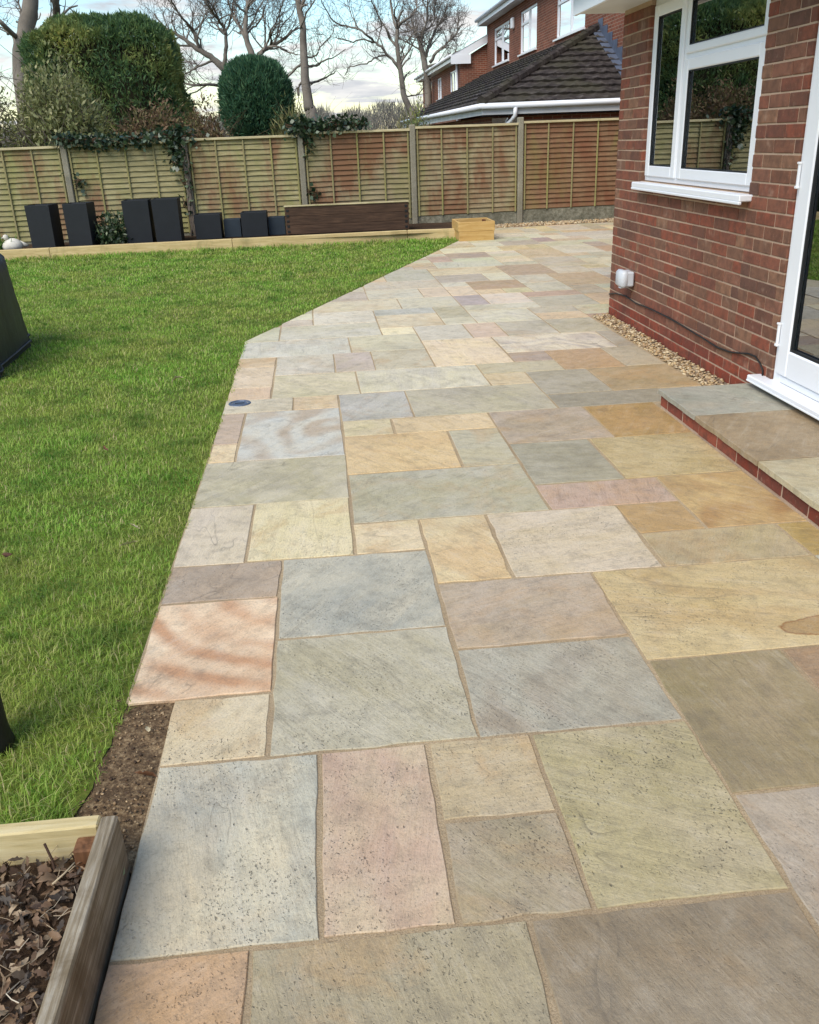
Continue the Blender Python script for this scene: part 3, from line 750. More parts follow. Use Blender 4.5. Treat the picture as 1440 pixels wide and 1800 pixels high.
# patio door
dX = WX + .012
door = hb(MB().box((dX, D1 - .075, .150), (dX + .07, D1 - .003, DZ1 - .002), .004)
          .box((dX, D0 + .003, .150), (dX + .07, D0 + .075, DZ1 - .002), .004)
          .box((dX, D0 + .075, DZ1 - .075), (dX + .07, D1 - .075, DZ1 - .002), .004)
          .box((dX, D0 + .075, .176), (dX + .07, D1 - .075, .215), .004), 'patio_door', M['upvc'], house)
def door_leaf(y0, y1):
    s = MB(); xf = dX - .016; w = .115; z0, z1 = .222, DZ1 - .05
    s.box((xf, y1 - w, z0), (xf + .07, y1, z1), .008); s.box((xf, y0, z0), (xf + .07, y0 + w, z1), .008)
    s.box((xf, y0 + w, z0), (xf + .07, y1 - w, z0 + w + .03), .008); s.box((xf, y0 + w, z1 - w), (xf + .07, y1 - w, z1), .008)
    hb(s, 'door_leaf', M['upvc'], door)
    k = .014; a, b, c_, d = y0 + w, y1 - w, z0 + w + .03, z1 - w
    g = MB(); xg = xf + .008
    g.box((xg, a, c_), (xg + .014, a + k, d)); g.box((xg, b - k, c_), (xg + .014, b, d)); g.box((xg, a + k, c_), (xg + .014, b - k, c_ + k)); g.box((xg, a + k, d - k), (xg + .014, b - k, d))
    hb(g, 'gasket', M['gasket'], door)
    hb(MB().box((xf + .026, a - .004, c_ - .004), (xf + .030, b + .004, d + .004)), 'pane', M['glass'], door)
    hb(MB().box((xf + .034, a + .022, c_ + .016), (xf + .044, a + .034, d)).box((xf + .034, b - .040, c_ + .016), (xf + .044, b - .026, d)).box((xf + .034, a + .034, c_ + .016), (xf + .044, b - .040, c_ + .028)), 'glazing_spacer', M['upvc_old'], door)
door_leaf(3.72, D1 - .045); door_leaf(D0 + .045, 3.71)
for hz in (.38, 1.20):
    hb(MB().box((dX - .030, D1 - .052, hz), (dX - .0165, D1 - .034, hz + .115), .004).box((dX - .034, D1 - .056, hz - .008), (dX - .0165, D1 - .030, hz + .006), .003).box((dX - .034, D1 - .056, hz + .11), (dX - .0165, D1 - .030, hz + .122), .003), 'hinge', M['upvc'], door)
hb(MB().box((2.392, D0 - .05, .148), (dX + .05, D1 + .13, .174), .005).box((2.389, D0 - .05, .138), (2.405, D1 + .13, .150), .003), 'door_sill', M['upvc'], door)
hb(MB().box((2.70, 4.0, .3), (2.72, 4.42, 2.1)), 'curtain', M['curtain'], house)

# step in front of the door: brick riser + stone copings
step = tag(empty('door_step', (1.90, 4.85, 0)), 'low step of brick and stone slabs below the white patio door', 'step')
def sb(mb, name, mat):
    o = mb.build(name, mat, None)
    o.data.transform(Matrix.Translation((-1.90, -4.85, 0))); o.parent = step
    return o
sb(MB().box((1.9035, 1.0, -.05), (2.468, 4.830, .076)), 'step_core', M['mortar'])
yb = 4.835; kk = 0
while yb > 1.2:
    L = .102 if kk == 0 else BL
    o = bpy.data.objects.new('brick', brick_mesh(L, True)); COLL.objects.link(o); o.parent = step
    o.location = (1.900 - 1.90 + rb.uniform(-.0015, .0015), yb - L / 2 - 4.85, .042 + rb.uniform(-.001, .001)); o.rotation_euler = (0, 0, rb.uniform(-.006, .006))
    yb -= L + JT; kk += 1
for y1, y0, col, c2 in ((4.850, 4.306, (168, 163, 148), (160, 160, 142)), (4.296, 3.586, (164, 144, 114), (150, 128, 96)), (3.576, 2.87, (194, 184, 154), (182, 166, 128)), (2.86, 2.2, (160, 150, 130), (170, 160, 140)), (2.19, 1.6, (176, 164, 140), (160, 150, 126)), (1.59, 1.0, (166, 160, 146), (150, 146, 130))):
    mb, c = slab_mesh([(1.884, y0), (2.464, y0), (2.464, y1), (1.884, y1)], .06, thick=.028, jit=.005, seed=y0)
    o = mb.build('coping_slab', M['stone'], step, loc=(c[0] - 1.90, c[1] - 4.85, .107))
    o['tint'] = list(lin(col)); o['tint2'] = list(lin(c2)); o['tint3'] = list(lin(tuple(v * .8 for v in col))); o['band'] = .15; o['pits'] = .1; o['iron'] = .15

# outdoor socket + cable
sk = tag(empty('outdoor_socket', (2.40, 7.09, .40)), 'grey weatherproof socket box low on the brick wall', 'socket')
sk.scale = (.9, .84, .86)
MB().box((-.020, -.092, -.068), (.068, .092, .068), .012).build('back_box', M['socket'], sk)
MB().box((-.052, -.10, -.076), (.022, .10, .078), .022).build('hinged_lid', M['socket'], sk, True)
MB().box((-.040, -.03, -.088), (-.012, .03, -.0765), .005).build('lid_catch', M['socket'], sk)
cp = [(7.64, .20), (7.45, .235), (7.21, .25), (6.93, .235), (6.58, .25), (6.19, .248), (5.95, .24), (5.63, .23), (5.38, .215), (5.20, .225), (5.08, .245), (4.95, .27), (4.86, .272), (4.79, .25), (4.755, .215), (4.75, .178)]
cb = MB(); cb.tube([(2.462 - .004 * (k % 3 == 1), y, z - .012) for k, (y, z) in enumerate(cp)], [.0055] * len(cp), 8)
tag(cb.build('wall_cable', M['cable'], None, True), 'thin black cable drooping along the foot of the brick wall', 'cable')

# ------------------------------------------------------------------ gravel, drain
def pebbles(name, pts, rmin, rmax, mat, seed=0, flat=.65):
    ico = bmesh.new(); bmesh.ops.create_icosphere(ico, subdivisions=1, radius=1.0)
    IV = np.array([v.co[:] for v in ico.verts]); IF = np.array([[v.index for v in f.verts] for f in ico.faces]); ico.free()
    g = np.random.default_rng(seed)
    V, F = [], []
    for k, p in enumerate(pts):
        r = g.uniform(rmin, rmax)
        s = np.array((r * g.uniform(.8, 1.4), r * g.uniform(.7, 1.1), r * g.uniform(.5, 1) * flat))
        a = g.uniform(0, 6.28); ca, sa = cos(a), sin(a)
        R = np.array(((ca, -sa, 0), (sa, ca, 0), (0, 0, 1)))
        tl = g.uniform(-.5, .5); R2 = np.array(((1, 0, 0), (0, cos(tl), -sin(tl)), (0, sin(tl), cos(tl))))
        vv = (IV * (1 + g.uniform(-.18, .18, (len(IV), 1)))) * s
        V.append(vv @ R2.T @ R.T + np.array(p)); F.append(IF + k * len(IV))
    return np_mesh(name, np.concatenate(V), np.concatenate(F), mat, True)
M['pebble'] = mat_leaf('gravel_stone', [lin((120, 92, 62)), lin((196, 170, 126)), lin((150, 126, 100)), lin((214, 196, 160)), lin((132, 112, 92)), lin((184, 150, 104))], trans=0, rough=.75)
pp = []
g = np.random.default_rng(3)
for _ in range(1500):
    y = g.uniform(4.86, 7.66); x = g.uniform(2.325, 2.462)
    pp.append((x, y, -.004 + g.uniform(0, .018) + .012 * (x - 2.32) / .14))
tag(pebbles('gravel', pp, .007, .016, M['pebble'], 5), kind='stuff')
pp = []
for _ in range(1500):
    x = g.uniform(2.6, 5.6); y = 15.98 + .0693 * (x - 2.6) + g.uniform(0, .52); pp.append((x, y, .0 + g.uniform(0, .02)))
tag(pebbles('gravel', pp, .012, .026, M['pebble'], 6), kind='stuff')

dr = tag(empty('drain_cover', (-.595, 5.465, .0)), 'small round blue grey drain cover set in the patio edge by the lawn', 'drain cover')
MB().lathe([(.0, .003), (.040, .003), (.044, .0045), (.048, .003), (.050, .0015)], 28).build('lid', M['steel'], dr, True)
MB().lathe([(.053, .001), (.054, .006), (.066, .007), (.070, .004), (.071, .0005)], 32).build('rim', M['steel'], dr, True)
MB().box((-.03, -.004, .0032), (.03, .004, .0062), .001).build('lifting_bar', M['black'], dr)

# ------------------------------------------------------------------ flower bed along the fence, sleepers
def fY(x): return 16.06 + .0693 * (x + 4.116)          # fence line
BED_Y0 = 14.60
poly_sheet('flower_bed', [(-9.5, BED_Y0 + .05), (2.10, BED_Y0 + .05), (2.6, 15.2), (2.6, fY(2.6) - .05), (-9.5, fY(-9.5) - .05)], .095, M['soil'], res=4, amp=.022, seed=2)
def sleeper(x0, x1, y0, y1, label):
    L = sqrt((x1 - x0) ** 2 + (y1 - y0) ** 2); a = atan2(y1 - y0, x1 - x0)
    o = MB().box((0, 0, -.05), (L - .006, .10, .150), .006).build('timber_edging', M['sleeper'])
    o.location = (x0, y0, 0); o.rotation_euler = (0, 0, a)
    tag(o, label, 'sleeper', 'timber sleepers edging the flower bed')
sleeper(-6.90, -4.20, 14.46, 14.53, 'timber sleeper below the two tall planters at far left')
sleeper(-4.20, -1.42, 14.53, 14.62, 'pale timber sleeper below the leafy shrub and tall dark planters')
sleeper(-1.42, 1.36, 14.62, 14.70, 'timber sleeper in front of the dark brown trough')
sleeper(1.36, 2.13, 14.70, 14.62, 'short timber sleeper ending at the pale square wooden box')

# ------------------------------------------------------------------ fence
fence = tag(empty('panel_fence', (-4.116, 16.06, 0)), 'long lap panel timber fence with concrete posts behind the lawn', 'fence')
FA = atan2(.13335, 1.92539); FP = 1.930
fence.rotation_euler = (0, 0, FA)
tops = {-2: 1.60, -1: 1.615, 0: 1.63, 1: 1.645, 2: 1.675, 3: 1.705, 4: 1.73, 5: 1.75}
rf_ = random.Random(3)
def wavy_slat(L, h, seed):
    """waney-edged overlapping board, its lower edge wavy and standing proud"""
    n = 14
    vs, fs = [], []
    for k in range(n + 1):
        x = L * k / n
        w = .007 * mnoise.noise(Vector((x * 2.1, seed, 0))) + .005 * mnoise.noise(Vector((x * 6, seed, 4)))
        d = .004 * mnoise.noise(Vector((x * 1.7, seed, 8)))
        vs += [(x, -.034 + d, w), (x, -.024 + d, w), (x, .006, h + .016), (x, -.004, h + .016)]
    for k in range(n):
        a, b = 4 * k, 4 * k + 4
        fs += [(a, b, b + 3, a + 3), (a, a + 1, b + 1, b), (a + 1, a + 2, b + 2, b + 1), (a + 3, b + 3, b + 2, a + 2)]
    fs += [(0, 3, 2, 1), (4 * n, 4 * n + 1, 4 * n + 2, 4 * n + 3)]
    return MB().add(vs, fs)
panel_mats = {-3: 0, -2: 1, -1: 0, 0: 0, 1: 0, 2: 1, 3: 1, 4: 2, 5: 2}
for i in range(-2, 6):
    zt = tops[i]
    MB().box((FP * i - .048, -.075, -.1), (FP * i + .048, .055, zt + (.02 if i < 4 else .05)), .012).build('post', M['concrete'], fence)
    if i == 5: break
    z1 = (tops[i] + tops[i + 1]) / 2 - .035; z0 = z1 - 1.46
    x0 = FP * i + .05; W = FP - .10
    MB().box((x0, -.022, max(-.12, z0 - .30)), (x0 + W, .022, z0 - .004), .004).build('gravel_board', M['gravel_board'], fence)
    lm = M['lap'][panel_mats[i]]
    pan = MB().box((x0, -.002, z0), (x0 + W, .018, z0 + .04), .003).box((x0, .006, z0 + .04), (x0 + .03, .030, z1), .003).box((x0 + W - .03, .006, z0 + .04), (x0 + W, .030, z1), .003).build('fence_panel', lm, fence)
    ns = 17; hs = (z1 - z0 - .03) / ns
    for k in range(ns):
        s = wavy_slat(W - .004, hs, i * 31 + k * 3.7).build('slat', lm, pan)
        s.location = (x0 + .002, 0, z0 + .012 + k * hs)
    sl = rf_.uniform(-.004, .004)
    for q, fx in enumerate((.018, .25, .5, .75, .982)):
        w = .0135
        MB().box((x0 + W * fx - w, -.052, z0 - .002), (x0 + W * fx + w, -.036, z1 - .03), .004).build('batten', M['batten'], pan)
    MB().box((x0 - .002, -.072, z1 - .028), (x0 + W + .002, .036, z1 + .010), .004).build('capping', M['cap'], pan)

# ------------------------------------------------------------------ planters in the bed
def square_planter(w0, w1, h, mat):
    """flared square tub: tapered walls, thick rim, open top with soil level"""
    t = .018
    m = MB()
    a, b = w0 / 2, w1 / 2
    ring = lambda r, z: [(-r, -r, z), (r, -r, z), (r, r, z), (-r, r, z)]
    vs = ring(a, 0) + ring(b, h - .004) + ring(b - .004, h) + ring(b - t, h) + ring(b - t - .01, h - .12)
    fs = [(3, 2, 1, 0)]
    for q in range(4):
        for k in range(4):
            k2 = (k + 1) % 4; fs.append((q * 4 + k, q * 4 + k2, q * 4 + 4 + k2, q * 4 + 4 + k))
    fs.append((16, 17, 18, 19))
    m.add(vs, fs)
    return m
tall = square_planter(.415, .43, .66, None).mesh('tall_planter'); tall.materials.append(M['planter'])
TP = 'tall charcoal planters standing in the flower bed'
for x, y, rz, lab in ((-4.34, 15.02, -.12, 'tall charcoal square planter, leftmost of the four tall ones'), (-3.79, 15.08, -.10, 'tall charcoal square planter just left of the leafy shrub'),
                      (-2.925, 15.27, .02, 'tall charcoal square planter just right of the leafy shrub'), (-2.47, 15.30, .02, 'tall charcoal square planter, rightmost of the four tall ones')):
    o = link('tall_planter', tall, None); o.location = (x, y, .10); o.rotation_euler = (0, 0, rz); o.scale = (.88, .88, 1) if x < -3.5 else (.95, .95, 1); tag(o, lab, 'planter', TP)
big = square_planter(.415, .42, .38, None).mesh('square_planter'); big.materials.append(M['planter'])
bigb = square_planter(.415, .42, .38, None).mesh('square_planter'); bigb.materials.append(M['planter'])
sml = square_planter(.27, .275, .28, None).mesh('square_planter'); sml.materials.append(M['planter_blue'])
for me, x, y, lab in ((big, -1.855, 15.52, 'low black cube planter next to the ivy covered fence post'), (sml, -1.475, 15.58, 'small slate blue planter between the two black cube planters'),
                      (bigb, -1.105, 15.56, 'low black cube planter nearer the brown trough'), (sml, -.745, 15.62, 'small slate blue planter right beside the brown trough')):
    o = link('square_planter', me, None); o.location = (x, y, .105); tag(o, lab, 'planter', 'low square planters in the flower bed')

# wooden trough with interlocking corners
tr = tag(empty('wooden_trough', (.43, 15.55, .11)), 'long dark brown timber trough with jointed corners against the fence', 'trough')
TL = 2.04
for k in range(3):
    MB().box((-TL / 2, -.24, .005 + k * .142), (TL / 2, -.20, .005 + k * .142 + .140), .004).build('front_board', M['trough'], tr)
    MB().box((-TL / 2, .20, .005 + k * .142), (TL / 2, .24, .005 + k * .142 + .140), .004).build('back_board', M['trough'], tr)
    for sx in (-1, 1):
        MB().box((sx * (TL / 2 - .03) - .02, -.199, .005 + k * .142), (sx * (TL / 2 - .03) + .02, .199, .005 + k * .142 + .140), .004).build('end_board', M['trough'], tr)
MB().box((-TL / 2 - .008, -.255, .434), (TL / 2 + .008, -.185, .456), .004).build('top_rail', M['cap'], tr)
for sx in (-1, 1):
    for k in range(5):
        MB().box((sx * (TL / 2 - .045) - .022, -.246, .03 + k * .082), (sx * (TL / 2 - .045) + .022, -.2405, .03 + k * .082 + .036), .002).build('joint_end', M['black'], tr)

# pale square timber box at the end of the bed
bx = tag(empty('timber_box', (2.39, 14.50, 0), .0), 'pale new timber raised planter box at the corner of lawn and patio', 'planter box')
for k in range(2):
    z0 = .0 + k * .142
    w = .275 + .012 * k
    MB().box((-w, -.36, z0), (w, -.325, z0 + .140), .004).build('front_plank', M['newwood'], bx)
    MB().box((-w, .325, z0), (w, .36, z0 + .140), .004).build('back_plank', M['newwood'], bx)
    MB().box((-w, -.324, z0), (-w + .035, .324, z0 + .140), .004).build('side_plank', M['newwood'], bx)
    MB().box((w - .035, -.324, z0), (w, .324, z0 + .140), .004).build('side_plank', M['newwood'], bx)
for sx in (-1, 1):
    for sy in (-1, 1):
        MB().box((sx * .225 - .025, sy * .295 - .028, 0), (sx * .225 + .025, sy * .295 + .028, .262), .004).build('corner_post', M['plankpost'], bx)
MB().box((-.238, -.322, .02), (.238, .322, .08)).build('soil_fill', M['soil'], bx)

# pale ornament: a little sitting stone bird
orn = tag(empty('garden_ornament', (-4.86, 14.93, .105), .5), 'small pale stone garden ornament at the left end of the bed', 'ornament')
mbo = MB(); mbo.lathe([(0, .0), (.09, .0), (.12, .03), (.13, .07), (.11, .12), (.07, .16), (.03, .18), (0, .185)], 16, Matrix.Scale(1.25, 4, (1, 0, 0))); mbo.build('body', M['ornament'], orn, True)
mbo = MB(); mbo.lathe([(0, -.045), (.03, -.035), (.045, 0), (.03, .035), (0, .045)], 14, Matrix.Translation((-.08, 0, .20))); mbo.build('head', M['ornament'], orn, True)
mbo = MB(); mbo.tube([(-.115, 0, .20), (-.15, 0, .192)], [.014, .003], 8); mbo.build('beak', M['ornament'], orn, True)
mbo = MB(); mbo.tube([(.11, 0, .09), (.19, 0, .06), (.24, 0, .05)], [.05, .035, .012], 8); mbo.build('tail', M['ornament'], orn, True)

# covered barbecue on the lawn, cut by the left edge
bbq = tag(empty('covered_barbecue', (-3.02, 7.12, 0), .12), 'black fabric cover draped over a barbecue on the lawn, at left edge', 'barbecue cover')
vs, fs = [], []
NS, NZ = 48, 9
for q in range(NZ + 1):
    z = .80 * q / NZ
    f = 1 - .09 * (q / NZ) - (.10 if q == NZ else 0)
    for k in range(NS):
        a = 2 * pi * k / NS
        ca, sa = cos(a), sin(a)
        e = .28
        x = .54 * math.copysign(abs(ca) ** e, ca); y = .82 * math.copysign(abs(sa) ** e, sa)
        w = 1 + (1 - q / NZ) * .050 * sin(a * 9 + 1.3 * sin(a * 4)) + .012 * sin(a * 17 + q)
        vs.append((x * f * w, y * f * w, z * (1 - .02 * sin(a * 5)) + .004))
for q in range(NZ):
    for k in range(NS):
        k2 = (k + 1) % NS; fs.append((q * NS + k, q * NS + k2, (q + 1) * NS + k2, (q + 1) * NS + k))
vs.append((0, 0, .83)); fs += [(NZ * NS + k, NZ * NS + (k + 1) % NS, len(vs) - 1) for k in range(NS)]
MB().add(vs, fs).build('fabric_cover', M['cover'], bbq, True)
hem = MB(); hp = []
for k in range(NS + 1):
    p = vs[k % NS]; hp.append((p[0] * 1.004, p[1] * 1.004, .045))
hem.tube(hp, [.012] * len(hp), 6, False); hem.build('hem_cord', M['black'], bbq, True)

post = MB(); post.lathe([(0, -.02), (.036, -.02), (.050, .0), (.054, .012), (.050, .03), (.046, .06), (.044, .55), (.05, .56), (.05, .60), (0, .61)], 24)
tag(post.build('black_post', M['black'], None, True, (-.996, 2.085, 0)), 'black round post standing in the grass at the left edge', 'post')  # unidentified black thing, built as a plain round post

# ------------------------------------------------------------------ foliage helpers
def leaf_cards(name, P, D, L, W, mat, parent=None, roll=None, fold=.0, seed=0):
    """diamond leaves: P roots, D unit directions, L lengths, W widths -> one mesh"""
    g = np.random.default_rng(seed)
    n = len(P)
    R = g.normal(size=(n, 3)); A = np.cross(D, R); A /= np.linalg.norm(A, axis=1)[:, None] + 1e-9
    N = np.cross(A, D)
    L = np.broadcast_to(L, n)[:, None]; W = np.broadcast_to(W, n)[:, None]
    V = np.stack([P, P + D * L * .45 + A * W * .5 + N * W * fold, P + D * L, P + D * L * .45 - A * W * .5 + N * W * fold], 1).reshape(-1, 3)
    F = np.arange(4 * n).reshape(n, 4)
    return np_mesh(name, V, F, mat, False, parent)

def unit(v): return v / (np.linalg.norm(v, axis=1)[:, None] + 1e-9)

def fbm(P, s, seed=0.0):
    return np.array([mnoise.fractal(Vector((p[0] * s + seed, p[1] * s, p[2] * s)), 1.0, 2.0, 3) for p in P])

# ------------------------------------------------------------------ lawn grass
def grass():
    g = np.random.default_rng(21)
    P, S = [], []
    bands = [(1.45, 2.4, 19000, .040, .0026), (2.4, 3.6, 15000, .036, .0030), (3.6, 5.4, 9500, .036, .0040), (5.4, 8.0, 5600, .036, .0055), (8.0, 11.0, 3300, .036, .0075), (11.0, 14.56, 2000, .040, .011)]
    for y0, y1, d, L, w in bands:
        xl = -(.50 + .345 * y1) - .9
        n = int((y1 - y0) * (2.3 - xl) * d)
        xy = np.stack([g.uniform(xl, 2.3, n), g.uniform(y0, y1, n)], 1)
        x, y = xy[:, 0], xy[:, 1]
        wob = .018 * np.sin(y * 9) + .012 * np.sin(y * 23 + 1) + .010 * np.sin(y * 57)
        lim = np.where(y < 7.38, -.672 + wob * .4, -0.70 + .411 * (y - 7.39) - .004 + wob * .7)
        lim = np.where(y < 2.30, np.minimum(lim, -.662 - .045 * np.clip((1.95 - y) / .28, 0, 1) + wob * 1.3), lim)
        lim = np.where(y < 1.625, -9.9, lim)
        k = x < lim
        # thin, patchy margin beside the slabs
        k &= g.uniform(size=n) < np.clip((lim - x) / .05, .5, 1)
        # outside the picture on the left keep fewer blades
        vis = x > -(.50 + .345 * y) - .12
        k &= vis | (g.uniform(size=n) < .22)
        # barbecue and post footprints
        k &= ~((np.abs(x + 3.02) < .44) & (np.abs(y - 7.15) < .72))
        P.append(xy[k]); S.append(np.tile((L, w), (k.sum(), 1)))
    P = np.concatenate(P); S = np.concatenate(S); n = len(P)
    fine = fbm(np.c_[P, np.zeros(n)], 3.2, 5)
    edge = np.clip(1.2 - (14.55 - P[:, 1]) / .35, 0, 1)      # longer grass the mower missed along the sleepers
    nearleft = np.clip((1.9 - P[:, 1]) / .4, 0, 1)
    H = S[:, 0] * g.uniform(.55, 1.25, n) * (1 + .35 * fine) * (1 + .9 * edge + .5 * nearleft)
    az = g.uniform(0, 2 * pi, n); lean = g.uniform(.15, 1.15, n) * (1 + .3 * nearleft)
    d = np.stack([np.cos(az), np.sin(az)], 1)
    W = S[:, 1] * g.uniform(.7, 1.3, n)
    side = np.stack([-d[:, 1], d[:, 0], np.zeros(n)], 1) * W[:, None] * .5
    base = np.c_[P, np.full(n, -.016)]
    mid = base + np.c_[d * (H * .30 * lean)[:, None], H * .62]
    tip = base + np.c_[d * (H * .95 * lean)[:, None], H * (1.05 - .28 * lean)]
    V = np.stack([base - side, base + side, mid + side * .8, mid - side * .8, tip], 1).reshape(-1, 3)
    i = np.arange(n)[:, None] * 5
    T = np.concatenate([i + [0, 1, 2], i + [0, 2, 3], i + [3, 2, 4]], 0)
    t = NT('lawn_grass')
    isl = t.island()
    c1 = t.ramp(isl, [(0, lin((96, 146, 44))), (.3, lin((126, 174, 58))), (.6, lin((150, 192, 76))), (.86, lin((180, 204, 104))), (.95, lin((180, 180, 118))), (1, lin((200, 188, 140)))])
    c2 = t.ramp(isl, [(0, lin((138, 160, 62))), (.5, lin((172, 186, 90))), (.85, lin((168, 168, 98))), (1, lin((204, 188, 140)))])
    f = t.ramp(t.noise(t.pos(), 1.1, 6, .66, .4), [(.38, 0), (.60, .95)])
    base_c = t.mix(f, c1, c2)
    base_c = t.mix(t.ramp(t.noise(t.pos(), 3.1, 5, .65), [(.34, .75), (.5, 0)]), base_c, lin((56, 108, 30)))
    base_c = t.mix(t.ramp(t.noise(t.pos(), 6.5, 4, .6), [(.60, 0), (.74, .5)]), base_c, lin((164, 152, 100)))
    t.color(base_c); t.rough(.62); t.spec(.25)
    tr = t.n.new('ShaderNodeBsdfTranslucent'); t.l.new(base_c, tr.inputs['Color'])
    mx = t.n.new('ShaderNodeMixShader'); mx.inputs[0].default_value = .38
    t.l.new(t.b.outputs[0], mx.inputs[1]); t.l.new(tr.outputs[0], mx.inputs[2]); t.l.new(mx.outputs[0], t.out.inputs['Surface'])
    print('grass blades', n)
    return tag(np_mesh('grass', V, T, t.m), kind='stuff')
grass()

# ------------------------------------------------------------------ near raised bed with leaf litter
rbd = tag(empty('raised_bed', (-.56, 1.60, 0)), 'weathered timber raised bed full of dead leaves, bottom left corner', 'raised bed')
o = MB().box((-.018, -2.2, -.04), (.020, .0, .142), .005).build('side_plank', M['oldplank'], rbd); o.rotation_euler = (0, radians(-1.2), 0)
MB().box((-1.9, -.030, -.04), (-.022, .008, .140), .004).build('end_plank', M['greenplank'], rbd)
MB().box((-.068, -.078, -.04), (-.0215, -.0325, .118), .004).build('corner_post', M['plankpost'], rbd)
sl = MB(); NXg, NYg = 26, 30
for a in range(NXg + 1):
    for b in range(NYg + 1):
        x = -1.9 + (1.9 - .02) * a / NXg; y = -1.6 + (1.6 - .03) * b / NYg
        sl.v.append((x, y, .052 + .016 * mnoise.noise(Vector((x * 9, y * 9, 2))) + .012 * mnoise.noise(Vector((x * 25, y * 25, 5)))))
for a in range(NXg):
    for b in range(NYg):
        k = a * (NYg + 1) + b; sl.f.append((k, k + NYg + 1, k + NYg + 2, k + 1))
sl.build('soil_fill', M['soil'], rbd)

M['dry_leaf'] = mat_leaf('dry_leaf', [lin((56, 44, 34)), lin((92, 70, 52)), lin((124, 98, 74)), lin((76, 60, 46)), lin((156, 128, 98)), lin((106, 82, 62)), lin((182, 160, 130)), lin((66, 54, 44)), lin((88, 80, 70))], trans=.15, rough=.6)
def curled_leaves(pts, seed, lmin, lmax):
    """oak-like dead leaves: five-lobed outline, folded along the midrib and curled"""
    g = np.random.default_rng(seed)
    out = [(0, 0), (.22, .16), (.34, .12), (.5, .27), (.62, .18), (.78, .2), (1.0, 0)]
    V, F = [], []; nv = 0
    for p in pts:
        L = g.uniform(lmin, lmax); wd = g.uniform(.55, 1.25)
        az = g.uniform(0, 2 * pi); pit = g.normal(0, .38); rol = g.normal(0, .6)
        cu = g.uniform(-1.0, 1.3); fo = g.uniform(-.1, .9)
        M3 = np.array(Matrix.Rotation(az, 3, 'Z') @ Matrix.Rotation(pit, 3, 'Y') @ Matrix.Rotation(rol, 3, 'X'))
        q = []
        for x, y in out:
            for sgn in (1, 0, -1):
                yy = y * wd * sgn * g.uniform(.85, 1.15)
                q.append((x - .5, yy * cos(fo), abs(yy) * sin(fo) - cu * (x - .5) ** 2 * .8 + g.normal(0, .012)))
        q = np.array(q) * L @ M3.T + np.array(p)
        n0 = nv
        V.append(q); nv += len(q)
        for k in range(len(out) - 1):
            a = n0 + 3 * k
            F += [(a, a + 1, a + 4), (a, a + 4, a + 3), (a + 1, a + 2, a + 5), (a + 1, a + 5, a + 4)]
    return np.concatenate(V), np.array(F)
gl = np.random.default_rng(77)
pts = []
for _ in range(3200):
    x = gl.uniform(-1.15, -.60) if gl.uniform() < .8 else gl.uniform(-2.3, -1.15); y = gl.uniform(.75, 1.555)
    pts.append((x, y, .058 + gl.uniform(0, .035)))
V, F = curled_leaves(pts, 5, .012, .042)
tag(np_mesh('leaf_litter', V, F, M['dry_leaf']), kind='stuff')
pts = [(gl.uniform(-.98, -.62), gl.uniform(1.0, 1.54), .082 + gl.uniform(0, .012)) for _ in range(26)]
V, F = curled_leaves(pts, 9, .04, .066)
tag(np_mesh('leaf_litter', V, F, M['dry_leaf']), kind='stuff')
M['straw'] = mat_leaf('dry_stem', [lin((128, 108, 82)), lin((176, 158, 128)), lin((104, 82, 60)), lin((204, 192, 168))], trans=0, rough=.7)
st = MB()
for _ in range(80):
    x, y = gl.uniform(-1.05, -.61), gl.uniform(.95, 1.53); a = gl.uniform(0, 6.28); L = gl.uniform(.02, .09)
    pth = []
    for k in range(4):
        pth.append((x + cos(a) * L * k / 3, y + sin(a) * L * k / 3, .085 + gl.uniform(0, .022))); a += gl.normal(0, .35)
    r = gl.uniform(.0006, .0014); st.tube(pth, [r, r, r, r * .5], 4, False)
tag(st.build('dry_stems', M['straw']), kind='stuff')
M['bark'] = simple('twig_bark', lin((70, 52, 40)), .85, .2, nscale=30, namp=.3)
tw = MB(); tw.tube([(-.690, 1.545, .125), (-.684, 1.535, .124), (-.672, 1.52, .105), (-.667, 1.51, .085), (-.662, 1.50, .060)], [.0035, .003, .003, .003, .003], 6)
tag(tw.build('bent_twig', M['bark'], None, True), 'thin dark bent twig leaning against the pale end plank of the near raised bed', 'twig')
tw = MB(); tw.tube([(-.655, 1.455, .098), (-.635, 1.475, .104), (-.618, 1.498, .110)], [.0022, .0022, .0016], 6)
tag(tw.build('pale_stick', M['straw'], None, True), 'short pale stick lying on the dead leaves near the corner post', 'stick')

